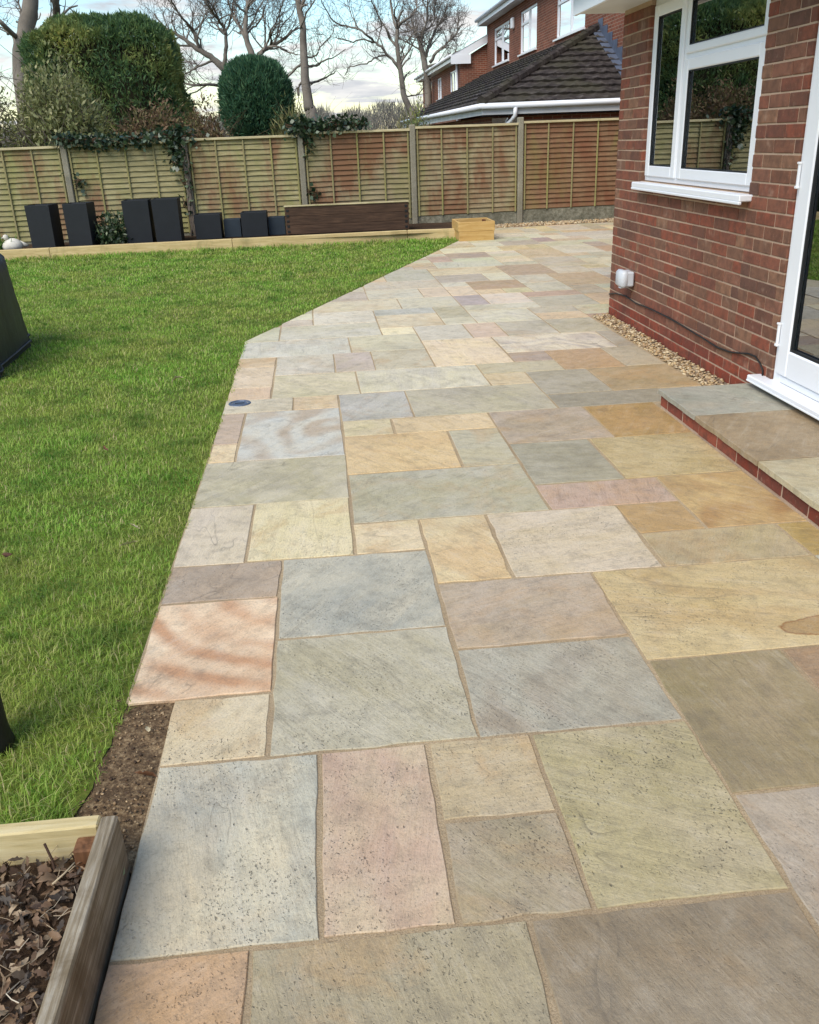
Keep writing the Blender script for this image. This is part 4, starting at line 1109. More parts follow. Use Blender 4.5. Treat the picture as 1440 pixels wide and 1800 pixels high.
# single leaves one can point to
M['pale_leaf'] = simple('pale_green_leaf', lin((176, 188, 132)), .6, .3, nscale=30, namp=.15)
M['tan_leaf'] = simple('tan_leaf', lin((202, 186, 148)), .7, .25, nscale=30, namp=.2)
M['brown_leaf'] = simple('brown_fallen_leaf', lin((104, 72, 50)), .7, .25, nscale=30, namp=.2)
def one_leaf(x, y, z, L, mat, label, seed):
    V, F = curled_leaves([(0, 0, 0)], seed, L * 1.3, L * 1.32)
    o = np_mesh('fallen_leaf', V, F, mat); o.location = (x, y, z)
    tag(o, label, 'leaf', 'single fallen leaves on the ground')
for x, y, z, L, m, lab, sd in (
    (-.555, 1.545, .012, .040, 'pale_leaf', 'pale green leaf lying in the gap between raised bed and grey slab', 1),
    (-.70, .98, .10, .05, 'pale_leaf', 'pale green leaf on the dead leaves at the bottom left corner', 2),
    (-.585, 2.10, .004, .035, 'tan_leaf', 'tan dry leaf on the bare soil below the swirled peach slab', 3),
    (-.555, 1.90, .004, .045, 'brown_leaf', 'brown curled leaf on bare soil beside the large pale grey slab', 4),
    (-.86, 3.30, .045, .055, 'tan_leaf', 'large cream leaf on the lawn, left of a pinkish edge slab', 5),
    (-.87, 3.47, .045, .06, 'tan_leaf', 'narrow cream leaf on the lawn just beyond the large cream one', 6),
    (-1.33, 3.30, .045, .06, 'brown_leaf', 'dark brown leaf in the grass near the left edge of the picture', 7),
    (-1.16, 2.66, .045, .055, 'tan_leaf', 'pale torn leaf in the grass, level with the swirled slab', 8),
    (-1.07, 6.05, .045, .075, 'tan_leaf', 'tan leaf on mid lawn, left of the drain cover', 9),
    (-1.22, 4.55, .045, .06, 'brown_leaf', 'small brown leaf in a worn tuft of mid lawn', 10)):
    one_leaf(x, y, z, L, M[m], lab, sd)
# soil crumbs on the bare patch
pp = [(gl.uniform(-.72, -.545), gl.uniform(1.62, 2.23), -.012 + gl.uniform(0, .006)) for _ in range(420)]
M['crumb'] = mat_leaf('soil_crumb', [lin((48, 36, 28)), lin((92, 72, 54)), lin((150, 124, 92)), lin((70, 52, 40)), lin((196, 170, 132))], trans=0, rough=.95)
tag(pebbles('soil_crumbs', pp, .0015, .005, M['crumb'], 8, .8), kind='stuff')

# ------------------------------------------------------------------ shrub and plants in the bed
def dome_shrub(name, c, rx, ry, h, n, L, W, mat, stem_mat, label, cat, seed, up=.5, stems=9, out_bias=.6, fold=.1, group=None, lump=.25, lobes=0):
    g = np.random.default_rng(seed)
    root = tag(empty(name, c), label, cat, group)
    d = unit(g.normal(size=(n, 3))); d[:, 2] = np.abs(d[:, 2]) * 1.0
    d = unit(d)
    r = g.uniform(0, 1, n) ** out_bias
    r *= 1 + lump * fbm(d * 1.9, 1.0, seed * 1.3)
    P = d * r[:, None] * np.array((rx, ry, h)); 
    P[:, 2] = P[:, 2] * .94 + .03
    D = unit(d * .8 + g.normal(size=(n, 3)) * .75 + np.array((0, 0, up)))
    leaf_cards('foliage', P, D, g.uniform(.7, 1.3, n) * L, g.uniform(.7, 1.3, n) * W, mat, root, fold=fold, seed=seed)['kind'] = 'stuff'
    sm = MB()
    for _ in range(stems):
        a = g.uniform(0, 2 * pi); q = g.uniform(.35, .95)
        e = np.array((cos(a) * rx * q, sin(a) * ry * q, h * g.uniform(.55, .95)))
        mid = e * .5 + np.array((0, 0, h * .12)) + g.normal(0, .06 * h, 3)
        rr = max(.006, h * .018)
        sm.tube([(g.normal(0, .05), g.normal(0, .05), -.05), mid, e], [rr, rr * .7, rr * .3], 5, False)
    sm.build('stems', stem_mat, root, True)['kind'] = 'stuff'
    return root
M['bark_grey'] = simple('grey_bark', lin((104, 94, 84)), .9, .15, nscale=6, namp=.25, bump=.4)
M['bark_brown'] = simple('brown_stem', lin((92, 74, 58)), .9, .15, nscale=6, namp=.25)
M['variegated'] = mat_leaf('glossy_shrub_leaf', [lin((26, 44, 26)), lin((40, 62, 34)), lin((58, 80, 46)), lin((34, 54, 32)), lin((120, 132, 96)), lin((44, 66, 40)), lin((176, 180, 156))], trans=.12, rough=.4)
dome_shrub('leafy_shrub', (-3.36, 15.22, .08), .33, .28, .50, 1300, .075, .042, M['variegated'], M['bark_brown'], 'bushy dark green shrub with pale flecked leaves between the tall planters', 'shrub', 4, up=.3)
M['bulb'] = mat_leaf('fresh_strap_leaf', [lin((62, 98, 40)), lin((92, 128, 56)), lin((120, 148, 72))], trans=.3)
g = np.random.default_rng(6)
bp = tag(empty('bulb_plant', (-5.06, 14.95, .08)), 'fresh green strap leaved plant in the bed at far left', 'plant')
n = 90; a = g.uniform(0, 2 * pi, n)
leaf_cards('leaves', np.c_[g.normal(0, .05, (n, 2)), np.zeros(n)], unit(np.c_[np.cos(a) * .5, np.sin(a) * .5, g.uniform(.6, 1.4, n)]), g.uniform(.18, .34, n), g.uniform(.018, .03, n), M['bulb'], bp, seed=2)['kind'] = 'stuff'

# ------------------------------------------------------------------ ivy on the fence
M['ivy'] = mat_leaf('ivy_leaf', [lin((26, 42, 28)), lin((38, 58, 36)), lin((54, 74, 46)), lin((32, 50, 34)), lin((78, 94, 66)), lin((108, 118, 96))], trans=.1, rough=.38, spec=.5)
def ivy(label, spots, seed, L=.085):
    g = np.random.default_rng(seed)
    root = tag(empty('ivy', (spots[0][0], fY(spots[0][0]), 0)), label, 'ivy', 'ivy growing over the fence')
    ox, oy = spots[0][0], fY(spots[0][0])
    P, D = [], []
    for x, z, sx, sz, n in spots:
        px = g.normal(x, sx, n); pz = g.normal(z, sz, n)
        py = fY(px) - np.abs(g.normal(.05, .07, n)) + np.where(pz > 1.62, g.uniform(-.05, .16, n), 0)
        P.append(np.stack([px - ox, py - oy, pz], 1)); D.append(unit(np.stack([g.normal(0, .8, n), -np.abs(g.normal(.5, .4, n)), g.normal(-.1, .8, n)], 1)))
    P = np.concatenate(P); D = np.concatenate(D)
    leaf_cards('leaves', P, D, g.uniform(.6, 1.25, len(P)) * L, g.uniform(.6, 1.2, len(P)) * L * .95, M['ivy'], root, fold=.12, seed=seed)['kind'] = 'stuff'
    sm = MB()
    for x, z, sx, sz, n in spots:
        for _ in range(3):
            xa = x - sx * 1.6; xb = x + sx * 1.6
            q = [(xx - ox, fY(xx) - .07 - oy, z + g.normal(0, sz * .5)) for xx in np.linspace(xa, xb, 5)]
            sm.tube(q, [.008] * 5, 4, False)
    sm.build('stems', M['bark_brown'], root, True)['kind'] = 'stuff'
    return root
ivy('ivy tumbling over the fence top at the leftmost visible post', [(-4.05, 1.68, .12, .05, 150), (-3.75, 1.66, .22, .05, 220), (-3.25, 1.63, .26, .05, 230), (-2.8, 1.66, .2, .05, 120), (-3.95, 1.05, .05, .08, 22)], 31)
iv2 = ivy('ivy with a woody stem climbing the post behind the cube planters', [(-2.25, 1.68, .14, .07, 220), (-2.30, 1.50, .08, .12, 130), (-2.30, 1.28, .07, .10, 60), (-2.22, .95, .06, .12, 24), (-2.24, .62, .05, .10, 16), (-2.6, 1.68, .14, .05, 80)], 32)
for k in range(4):
    g = np.random.default_rng(90 + k); sm = MB()
    q = [(.06 + g.normal(0, .03), fY(-2.19) - .095 - fY(-2.25), z) for z in np.linspace(.05, 1.62, 9)]
    sm.tube(q, np.linspace(.022, .012, 9), 6, False)
    sm.build('woody_stem', M['bark_grey'], iv2, True)
ivy('ivy clump over the fence top above the brown trough', [(-.30, 1.76, .12, .08, 230), (.05, 1.73, .2, .06, 260), (.45, 1.76, .2, .05, 230), (-.16, 1.50, .05, .10, 60), (.75, 1.78, .1, .04, 70), (-.12, .72, .06, .07, 22)], 33)

# ------------------------------------------------------------------ hedge and bushes beyond the fence
M['conifer'] = mat_leaf('conifer_spray', [lin((56, 84, 58)), lin((78, 108, 66)), lin((98, 126, 72)), lin((66, 94, 64)), lin((122, 142, 82))], clump=.85, trans=.35, rough=.6,
                        clump_cols=[lin((146, 156, 80)), lin((170, 172, 96)), lin((122, 140, 72)), lin((188, 178, 106))], cpos=(.46, .64))
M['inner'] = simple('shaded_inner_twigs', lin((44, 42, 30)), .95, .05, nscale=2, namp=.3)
def clipped_hedge(name, c, rx, ry, h, e, n, L, W, mat, label, cat, seed, dome=.35, lump=.08, droop=.0):
    g = np.random.default_rng(seed)
    root = tag(empty(name, c), label, cat)
    # superellipsoid shell: upright sides, rounded shoulders
    sq = g.uniform(-1, 1, n); sd = g.integers(0, 4, n)
    a = np.arctan2(np.where(sd == 0, 1, np.where(sd == 1, -1, sq)), np.where(sd == 2, 1, np.where(sd == 3, -1, sq)))
    u = np.where(g.uniform(size=n) < .72, g.uniform(0, 1, n), 1.0)
    ca, sa = np.cos(a), np.sin(a)
    pw = 2 / e; rq = 1 / (np.abs(ca) ** pw + np.abs(sa) ** pw) ** (1 / pw)
    bx = ca * rq; by = sa * rq
    top = u >= 1.0
    z = np.where(top, 1.0, u)
    taper = (1 - dome * np.clip(z, 0, 1) ** 2.2)
    rr = np.where(top, np.sqrt(g.uniform(0, 1, n)), 1.0)
    zz = np.where(top, 1.0 - .10 * rr ** 4, z * .93)
    P = np.stack([bx * rr * taper * rx, by * rr * taper * ry, zz * h], 1)
    nrm = unit(np.stack([bx / rx * np.where(top, rr * .4, 1), by / ry * np.where(top, rr * .4, 1), np.where(top, 1.2, .12 + .5 * z ** 4)], 1))
    f = fbm(P, 1.3, seed) + .6 * fbm(P, 4.0, seed + 3)
    P = P + nrm * (f * lump - np.abs(g.normal(0, .07, n)))[:, None]
    D = unit(nrm * .35 + np.array((0, 0, .6 - droop)) + g.normal(size=(n, 3)) * .6)
    leaf_cards('foliage', P, D, g.uniform(.6, 1.4, n) * L, g.uniform(.6, 1.3, n) * W, mat, root, fold=.1, seed=seed)['kind'] = 'stuff'
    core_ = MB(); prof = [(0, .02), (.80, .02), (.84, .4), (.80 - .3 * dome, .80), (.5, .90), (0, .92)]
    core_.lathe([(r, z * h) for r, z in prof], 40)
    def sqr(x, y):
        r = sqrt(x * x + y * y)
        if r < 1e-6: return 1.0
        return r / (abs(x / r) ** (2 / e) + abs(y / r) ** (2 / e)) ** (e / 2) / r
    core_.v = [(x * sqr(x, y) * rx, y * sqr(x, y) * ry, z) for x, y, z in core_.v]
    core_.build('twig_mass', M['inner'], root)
    tk = MB(); tk.tube([(0, 0, -.1), (0, 0, h * .5)], [.14, .08], 8); tk.build('trunk', M['bark_brown'], root)
    return root
clipped_hedge('conifer_hedge', (-4.62, 22.9, -.05), 1.84, 1.35, 4.22, .40, 62000, .12, .034, M['conifer'], 'big clipped green conifer block, the tallest evergreen behind the fence', 'hedge', 3, dome=.20, lump=.17)
M['ball'] = mat_leaf('dark_evergreen_spray', [lin((46, 80, 58)), lin((62, 100, 70)), lin((80, 118, 82)), lin((52, 88, 64)), lin((98, 130, 90)), lin((40, 70, 54))], trans=.3, rough=.55)
M['ball_b'] = M['ball']
def ball_bush():
    g = np.random.default_rng(12); n = 17000
    root = tag(empty('round_bush', (-1.14, 19.9, -.05)), 'dark green dome shaped clipped evergreen bush behind the fence', 'bush')
    d = unit(g.normal(size=(n, 3)))
    d[:, 2] = np.where(d[:, 2] < -.75, -d[:, 2], d[:, 2])
    sq = (np.abs(d[:, :2]) ** 2.6).sum(1)[:, None] + np.abs(d[:, 2:]) ** 2.6
    r = 1 / sq ** (1 / 2.6)
    P = d * r * np.array((.70, .66, .78)) * (1 + .05 * fbm(d * 2.5, 1.0)[:, None]) - d * np.abs(g.normal(0, .05, n))[:, None]
    P[:, 2] += 2.30
    D = unit(d * .3 + np.array((0, 0, .75)) + g.normal(size=(n, 3)) * .4)
    leaf_cards('foliage', P, D, g.uniform(.6, 1.4, n) * .13, g.uniform(.6, 1.3, n) * .030, M['ball'], root, fold=.1, seed=1)['kind'] = 'stuff'
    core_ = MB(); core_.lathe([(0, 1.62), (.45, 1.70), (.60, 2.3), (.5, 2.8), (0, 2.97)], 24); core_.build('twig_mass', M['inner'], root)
    tk = MB(); tk.tube([(0, 0, -.1), (.02, 0, 1.0), (0, 0, 1.8)], [.09, .07, .06], 8); tk.build('trunk', M['bark_brown'], root)
ball_bush()

M['olive'] = mat_leaf('olive_bush_leaf', [lin((104, 110, 66)), lin((132, 138, 86)), lin((156, 158, 106)), lin((116, 122, 76)), lin((176, 172, 126)), lin((90, 96, 58))], trans=.35, rough=.5)
def loose_bush(name, c, rx, ry, h, n, L, W, mat, label, seed, stems=26, z0=.1, power=.5, group=None, stem_mat=None, up=.35, lump=.3, cat='bush', sr=1.0):
    g = np.random.default_rng(seed)
    root = tag(empty(name, c), label, cat, group)
    d = unit(g.normal(size=(n, 3))); d[:, 2] = np.abs(d[:, 2])
    r = g.uniform(0, 1, n) ** power * (1 + lump * fbm(d * 2.2, 1.0, seed))
    P = d * r[:, None] * np.array((rx, ry, h * (1 - z0))) + np.array((0, 0, h * z0)) + g.normal(0, .04, (n, 3))
    D = unit(d * .6 + g.normal(size=(n, 3)) * .8 + np.array((0, 0, up)))
    leaf_cards('foliage', P, D, g.uniform(.6, 1.35, n) * L, g.uniform(.6, 1.3, n) * W, mat, root, fold=.1, seed=seed)['kind'] = 'stuff'
    sm = MB()
    for _ in range(stems):
        a = g.uniform(0, 2 * pi); q = g.uniform(.2, 1.0)
        e = np.array((cos(a) * rx * q, sin(a) * ry * q, h * (z0 + (1 - z0) * g.uniform(.5, 1.0) * sqrt(max(.05, 1 - q * q * .8)))))
        p0 = np.array((g.normal(0, rx * .18), g.normal(0, ry * .18), -.1))
        m1 = p0 * .55 + e * .45 + g.normal(0, .08 * h, 3); m2 = p0 * .2 + e * .8 + g.normal(0, .06 * h, 3)
        rr = sr * g.uniform(.010, .022)
        sm.tube([p0, m1, m2, e], [rr, rr * .8, rr * .55, rr * .25], 5, False)
        for _k in range(3):
            b0 = m1 + (e - m1) * g.uniform(0, .9); b1 = b0 + g.normal(0, .22 * h, 3) * np.array((1, 1, .6)) + np.array((0, 0, .12 * h))
            sm.tube([b0, (b0 + b1) / 2 + g.normal(0, .02, 3), b1], [rr * .45, rr * .35, rr * .15], 4, False)
    sm.build('stems', stem_mat or M['bark_brown'], root, True)['kind'] = 'stuff'
    return root
loose_bush('leafy_bush', (-4.72, 18.6, 0), 1.06, .9, 3.12, 15000, .11, .044, M['olive'], 'loose olive green bush with visible pale stems, left behind the fence', 15, stems=44, z0=.12, power=.42, stem_mat=M['bark_grey'], lump=.22)
loose_bush('leafy_bush', (-6.55, 18.9, 0), 1.2, .9, 3.5, 8000, .105, .040, M['olive'], 'olive green bush at the picture left edge, beyond the first one', 16, stems=40, z0=.12, power=.42, stem_mat=M['bark_grey'])
M['rust'] = mat_leaf('rusty_shrub_leaf', [lin((104, 82, 62)), lin((128, 102, 76)), lin((112, 108, 66)), lin((140, 112, 84)), lin((88, 72, 54)), lin((118, 118, 72))], trans=.3, rough=.65)
loose_bush('brown_shrub', (-2.92, 17.9, 0), .80, .6, 2.28, 9000, .085, .034, M['rust'], 'reddish brown twiggy shrub in front of the big conifer block', 22, stems=70, z0=.3, power=.4, stem_mat=M['bark_brown'], sr=.5)
loose_bush('brown_shrub', (-2.0, 18.0, 0), .66, .6, 2.16, 8000, .085, .034, M['rust'], 'reddish brown twiggy shrub beside the dark round bush', 23, stems=60, z0=.3, power=.4, stem_mat=M['bark_brown'], sr=.5)
M['reed'] = mat_leaf('straw_green_leaf', [lin((104, 108, 58)), lin((128, 128, 74)), lin((88, 96, 52)), lin((146, 140, 92)), lin((110, 98, 66))], trans=.25, rough=.6)
loose_bush('grassy_shrub', (-.36, 18.1, 0), .50, .45, 2.12, 4200, .17, .018, M['reed'], 'yellowish green wispy shrub right of the dark round bush', 24, stems=40, z0=.35, power=.5, up=1.0, sr=.5)
loose_bush('grassy_shrub', (1.72, 18.2, 0), .40, .4, 1.92, 1500, .13, .016, M['reed'], 'small yellowish shrub peeping over the fence below the slim bare tree', 25, stems=20, z0=.45, power=.5, up=.9, sr=.5)
loose_bush('dark_shrub', (3.05, 28.5, 0), .55, .5, 2.35, 2600, .10, .035, M['conifer'], 'dark shrub at the left end of the neighbouring tiled roof', 26, stems=20, z0=.3, power=.4)

# far woodland: bare scrub that reads as one grey brown mass
M['scrub'] = mat_leaf('bare_scrub_twig', [lin((122, 116, 108)), lin((142, 134, 122)), lin((106, 102, 94)), lin((154, 146, 132)), lin((126, 128, 112))], trans=.3, rough=.95, spec=.05)
g = np.random.default_rng(44); n = 60000
x = g.uniform(-40, 34, n); y = g.uniform(62, 84, n)
hh = 3.15 + .35 * np.sin(x * .35) + .25 * np.sin(x * .9 + 2) + .2 * np.sin(x * 2.7) + (y - 62) * .03
z = hh * g.uniform(0, 1, n) ** .55
P = np.stack([x, y, z - .4], 1); D = unit(np.stack([g.normal(0, .35, n), g.normal(0, .3, n), np.ones(n)], 1))
tag(leaf_cards('woodland', P, D, g.uniform(.3, 1.0, n), g.uniform(.03, .08, n), M['scrub'], seed=3), kind='stuff')
loose = [(-9, 45, 4.6), (-14, 40, 5)]

# ------------------------------------------------------------------ bare trees
M['tree_bark'] = simple('bare_tree_bark', lin((124, 116, 106)), .95, .1, nscale=3, namp=.28, bump=.5)
M['twig'] = simple('bare_twig', lin((116, 106, 98)), .95, .1)
TREES = {'tall':(30,[[(-0.08,2.24,0.247),(-0.14,2.52,0.219),(-0.18,3.12,0.183),(-0.17,3.89,0.155),(-0.14,4.65,0.127),(-0.22,5.39,0.118),(-0.23,6.4,0.091),(-0.22,7.79,0.049)],[(-0.09,3.18,0.052),(0.21,3.26,0.045),(0.46,3.36,0.035),(0.78,3.48,0.021)],[(-0.09,3.63,0.052),(0.17,3.67,0.045),(0.42,3.77,0.034),(0.77,3.9,0.022),(1.06,4.07,0.015)],[(-0.09,3.86,0.045),(0.12,3.9,0.034),(0.29,4.06,0.031),(0.38,4.21,0.026),(0.63,4.36,0.021),(0.83,4.74,0.015)],[(-0.27,3.71,0.052),(-0.51,3.56,0.045),(-0.73,3.38,0.041),(-0.96,3.3,0.031),(-1.33,3.37,0.019)],[(-0.23,4.62,0.037),(0.0,4.97,0.03),(0.29,5.26,0.02),(0.64,5.66,0.015)],[(-0.18,3.35,0.052),(-0.37,3.12,0.049),(-0.45,2.84,0.056)]]),'slim':(33,[[(3.39,2.08,0.176),(3.27,2.47,0.146),(3.09,2.92,0.126),(3.02,3.53,0.111),(2.94,4.04,0.099),(2.92,4.47,0.091),(2.94,4.85,0.079)],[(2.94,4.85,0.06),(2.84,5.22,0.049),(2.79,5.71,0.037),(2.74,6.36,0.022)],[(2.96,4.89,0.064),(3.14,5.08,0.056),(3.44,5.24,0.049),(3.62,5.46,0.038),(3.69,5.69,0.03),(3.81,6.17,0.02)],[(2.98,3.67,0.069),(2.78,3.91,0.065),(2.6,4.09,0.057),(2.38,4.35,0.053),(2.16,4.52,0.049),(1.92,4.66,0.045),(1.62,4.87,0.043),(1.32,4.98,0.038),(0.95,5.07,0.034),(0.71,5.3,0.026),(0.51,5.63,0.02),(0.39,6.01,0.014)],[(2.94,4.35,0.057),(2.77,4.59,0.053),(2.6,4.89,0.043),(2.46,5.2,0.036),(2.25,5.56,0.028),(2.05,5.97,0.02)],[(2.6,4.09,0.042),(2.33,4.11,0.038),(2.1,4.0,0.034),(1.9,3.9,0.031),(1.56,3.85,0.025),(1.29,3.8,0.021),(1.16,3.62,0.015)],[(2.12,4.49,0.038),(1.83,4.58,0.034),(1.48,4.57,0.03),(1.19,4.63,0.025),(0.93,4.7,0.019)],[(2.23,4.4,0.034),(2.36,4.7,0.03),(2.45,5.06,0.026),(2.32,5.43,0.021),(2.17,5.82,0.016)],[(2.94,4.01,0.029),(3.19,4.41,0.025),(3.46,4.67,0.021),(3.69,4.73,0.017)],[(3.13,2.83,0.031),(3.32,2.86,0.029),(3.56,2.89,0.027),(3.72,3.13,0.021)],[(1.62,4.87,0.03),(1.52,5.17,0.024),(1.43,5.55,0.02),(1.38,5.94,0.014)]]),'dense':(50,[[(5.94,4.01,0.235),(5.84,4.85,0.204),(5.69,5.63,0.173),(5.59,6.15,0.144)],[(5.59,6.15,0.104),(5.25,6.48,0.08),(4.98,6.82,0.057),(4.87,7.17,0.037)],[(5.64,6.04,0.115),(5.83,6.6,0.092),(6.02,7.14,0.068),(5.98,7.84,0.048)],[(5.8,5.32,0.133),(6.1,5.77,0.11),(6.35,6.28,0.086),(6.59,6.7,0.069),(7.0,7.27,0.046),(7.18,7.81,0.031)],[(6.08,5.05,0.116),(6.44,5.51,0.093),(6.86,5.81,0.075),(7.39,6.25,0.058),(7.83,6.8,0.037)],[(5.9,4.85,0.087),(6.49,4.99,0.07),(7.08,4.97,0.058),(7.55,5.32,0.038)],[(5.8,6.47,0.063),(6.18,6.71,0.057),(6.48,7.08,0.043),(6.44,7.83,0.031)]]),'oak':(36,[[(-2.11,2.74,0.272),(-2.07,3.5,0.249),(-2.04,4.2,0.195),(-2.15,4.72,0.143),(-2.21,5.12,0.122),(-2.21,5.51,0.105),(-2.11,5.9,0.081),(-1.94,6.38,0.06),(-1.79,7.07,0.036)],[(-2.01,4.16,0.134),(-1.81,4.49,0.115),(-1.54,4.74,0.098),(-1.2,4.87,0.082),(-0.86,5.03,0.065),(-0.57,5.18,0.049),(-0.26,5.39,0.033)],[(-2.18,4.83,0.094),(-2.31,5.12,0.081),(-2.42,5.42,0.069),(-2.61,5.7,0.056),(-2.74,5.98,0.044),(-2.81,6.37,0.03)],[(-1.67,4.63,0.061),(-1.48,4.95,0.053),(-1.29,5.27,0.045),(-1.05,5.59,0.036),(-0.82,5.92,0.028),(-0.65,6.32,0.022)],[(-1.5,4.74,0.053),(-1.1,4.69,0.045),(-0.74,4.53,0.037),(-0.43,4.41,0.025)],[(-2.21,5.15,0.053),(-1.96,5.4,0.049),(-1.7,5.6,0.04),(-1.42,5.95,0.032),(-1.26,6.37,0.022)],[(-1.29,4.84,0.041),(-1.02,5.12,0.037),(-0.9,5.48,0.028),(-0.55,5.79,0.022),(-0.36,6.17,0.018)]]),'spreading':(38,[[(-3.12,2.64,0.243),(-3.14,3.64,0.219),(-3.22,4.11,0.191),(-3.48,4.39,0.169),(-3.75,4.63,0.147),(-4.07,4.83,0.129),(-4.38,5.03,0.107),(-4.76,5.34,0.081),(-5.12,5.54,0.064),(-5.38,5.73,0.047),(-5.66,6.11,0.027)],[(-4.15,4.87,0.086),(-4.18,5.29,0.077),(-4.27,5.55,0.068),(-4.49,5.82,0.055),(-4.7,6.16,0.042),(-4.85,6.53,0.029)],[(-3.29,4.19,0.117),(-3.18,4.65,0.104),(-3.1,5.11,0.09),(-3.14,5.53,0.077),(-3.31,5.87,0.064),(-3.52,6.17,0.047),(-3.67,6.65,0.029)],[(-3.13,5.37,0.06),(-2.95,5.67,0.051),(-2.74,6.02,0.043),(-2.61,6.48,0.03)],[(-4.38,5.03,0.056),(-4.72,5.04,0.047),(-5.09,5.12,0.038),(-5.4,4.98,0.026)],[(-4.28,5.5,0.043),(-3.99,5.81,0.036),(-3.77,6.18,0.028),(-3.47,6.61,0.023)],[(-3.64,4.51,0.065),(-3.95,4.4,0.056),(-4.36,4.22,0.048),(-4.84,4.16,0.035),(-5.17,3.89,0.024)],[(-3.57,3.65,0.079),(-4.04,3.66,0.065),(-4.52,3.64,0.057),(-4.89,3.77,0.039),(-5.01,3.54,0.026)],[(-4.76,5.34,0.043),(-5.03,5.27,0.034),(-5.34,5.43,0.028),(-5.69,5.63,0.023)],[(-3.31,5.87,0.043),(-3.39,6.2,0.034),(-3.62,6.4,0.025),(-3.87,6.73,0.021)]]),'left':(25,[[(-7.08,3.31,0.295),(-6.83,4.17,0.263),(-6.66,4.59,0.247),(-6.57,4.89,0.232),(-6.49,5.59,0.189),(-6.36,6.61,0.119)],[(-6.62,3.55,0.168),(-6.39,4.16,0.152),(-6.26,4.58,0.137),(-6.12,4.88,0.116),(-5.92,5.41,0.081)],[(-7.01,4.05,0.083),(-7.16,4.36,0.069),(-7.33,4.45,0.055),(-7.54,4.55,0.041)],[(-6.88,4.29,0.055),(-7.04,4.56,0.041),(-7.12,4.81,0.03),(-7.13,5.14,0.02)],[(-7.11,3.81,0.07),(-7.22,4.18,0.061),(-7.49,4.29,0.047)],[(-6.99,4.42,0.028),(-7.02,4.66,0.022),(-6.92,4.9,0.016)]])}
class Bare:
    def __init__(s, seed): s.g = np.random.default_rng(seed); s.trunk, s.limbs, s.twigs = MB(), MB(), MB(); s.count = 0
    def spawn(s, P, R, level, maxlevel, wiggle, dens, rmin):
        g = s.g
        seg = np.linalg.norm(np.diff(P, axis=0), axis=1); L = seg.sum()
        cum = np.r_[0, np.cumsum(seg)]
        nch = max(2, int(L * dens[min(level, len(dens) - 1)]))
        for _ in range(nch):
            t = g.uniform(.12, 1.0) * L
            k = min(len(seg) - 1, int(np.searchsorted(cum, t) - 1)); k = max(0, k)
            f = (t - cum[k]) / max(seg[k], 1e-6)
            p = P[k] + (P[k + 1] - P[k]) * f; r = R[k] + (R[k + 1] - R[k]) * f
            T = (P[k + 1] - P[k]) / max(seg[k], 1e-6)
            r0 = min(r * g.uniform(.42, .68), .05)
            if r0 < rmin: r0 = rmin
            ln = min(g.uniform(.55, 1.15) * (24 * r0 + .35), 2.6 - .5 * level)
            q = g.normal(size=3); q -= T * (q @ T); q /= np.linalg.norm(q) + 1e-9
            ang = g.uniform(.45, 1.1)
            d = T * cos(ang) + q * sin(ang) + np.array((0, 0, .22))
            d /= np.linalg.norm(d)
            m = 5 if level < 2 else 4
            pts = [p]; dd = d.copy()
            for i in range(m):
                dd = dd + g.normal(0, wiggle, 3) + np.array((0, 0, .05)); dd /= np.linalg.norm(dd)
                pts.append(pts[-1] + dd * ln / m)
            pts = np.array(pts); rad = np.linspace(r0, max(r0 * .35, rmin * .6), m + 1)
            (s.limbs if r0 > .018 else s.twigs).tube(pts, rad, 5 if r0 > .018 else 3, False)
            s.count += 1
            if level + 1 < maxlevel: s.spawn(pts, rad, level + 1, maxlevel, wiggle, dens, rmin)
def bare_tree(key, label, seed, maxlevel, dens, rmin=.006, depth=.5, scale_r=.76):
    Y, limbs = TREES[key]
    b = Bare(seed); g = b.g
    root_xy = limbs[0][0]
    base = np.array((root_xy[0], Y, -.1))
    trunk_pts = None
    for li, l in enumerate(limbs):
        n = len(l)
        yoff = np.zeros(n) if li == 0 else np.cumsum(np.r_[0, g.normal(0, depth, n - 1)])
        P = np.array([(x, Y + yo, z) for (x, z, w), yo in zip(l, yoff)]); R = np.array([w for x, z, w in l]) * scale_r
        if li == 0:
            P = np.vstack([(P[0][0] + (P[0][0] - P[1][0]) * .8, Y, -.1), P]); R = np.r_[R[0] * 1.25, R]
        # smooth the traced polyline (Catmull-Rom)
        Q, RR = [], []
        for k in range(len(P) - 1):
            p0, p1, p2, p3 = P[max(k - 1, 0)], P[k], P[k + 1], P[min(k + 2, len(P) - 1)]
            for t in (0, .34, .67):
                Q.append(.5 * (2 * p1 + (p2 - p0) * t + (2 * p0 - 5 * p1 + 4 * p2 - p3) * t * t + (3 * p1 - p0 - 3 * p2 + p3) * t ** 3)); RR.append(R[k] + (R[k + 1] - R[k]) * t)
        Q.append(P[-1]); RR.append(R[-1])
        Q = np.array(Q) + g.normal(0, .012, (len(Q), 3)); RR = np.array(RR)
        (b.trunk if li == 0 else b.limbs).tube(Q, RR, 10 if li == 0 else 7, True)
        cut = int(len(Q) * .45) if li == 0 else 1
        b.spawn(Q[cut:], RR[cut:], 0, maxlevel, .22, dens, rmin)
    root = tag(empty('bare_tree', base), label, 'tree', None)
    for nm, mb, mt in (('trunk', b.trunk, M['tree_bark']), ('limbs', b.limbs, M['tree_bark']), ('crown', b.twigs, M['twig'])):
        if mb.v:
            o = mb.build(nm, mt, None, True); o.data.transform(Matrix.Translation(-Vector(base))); o.parent = root
            if nm == 'crown': o['kind'] = 'stuff'
    print(key, b.count)
bare_tree('tall', 'bare tree with one tall straight trunk just right of the round bush', 5, 4, (2.6, 4.2, 4.6, 4.8), rmin=.005, depth=.35)
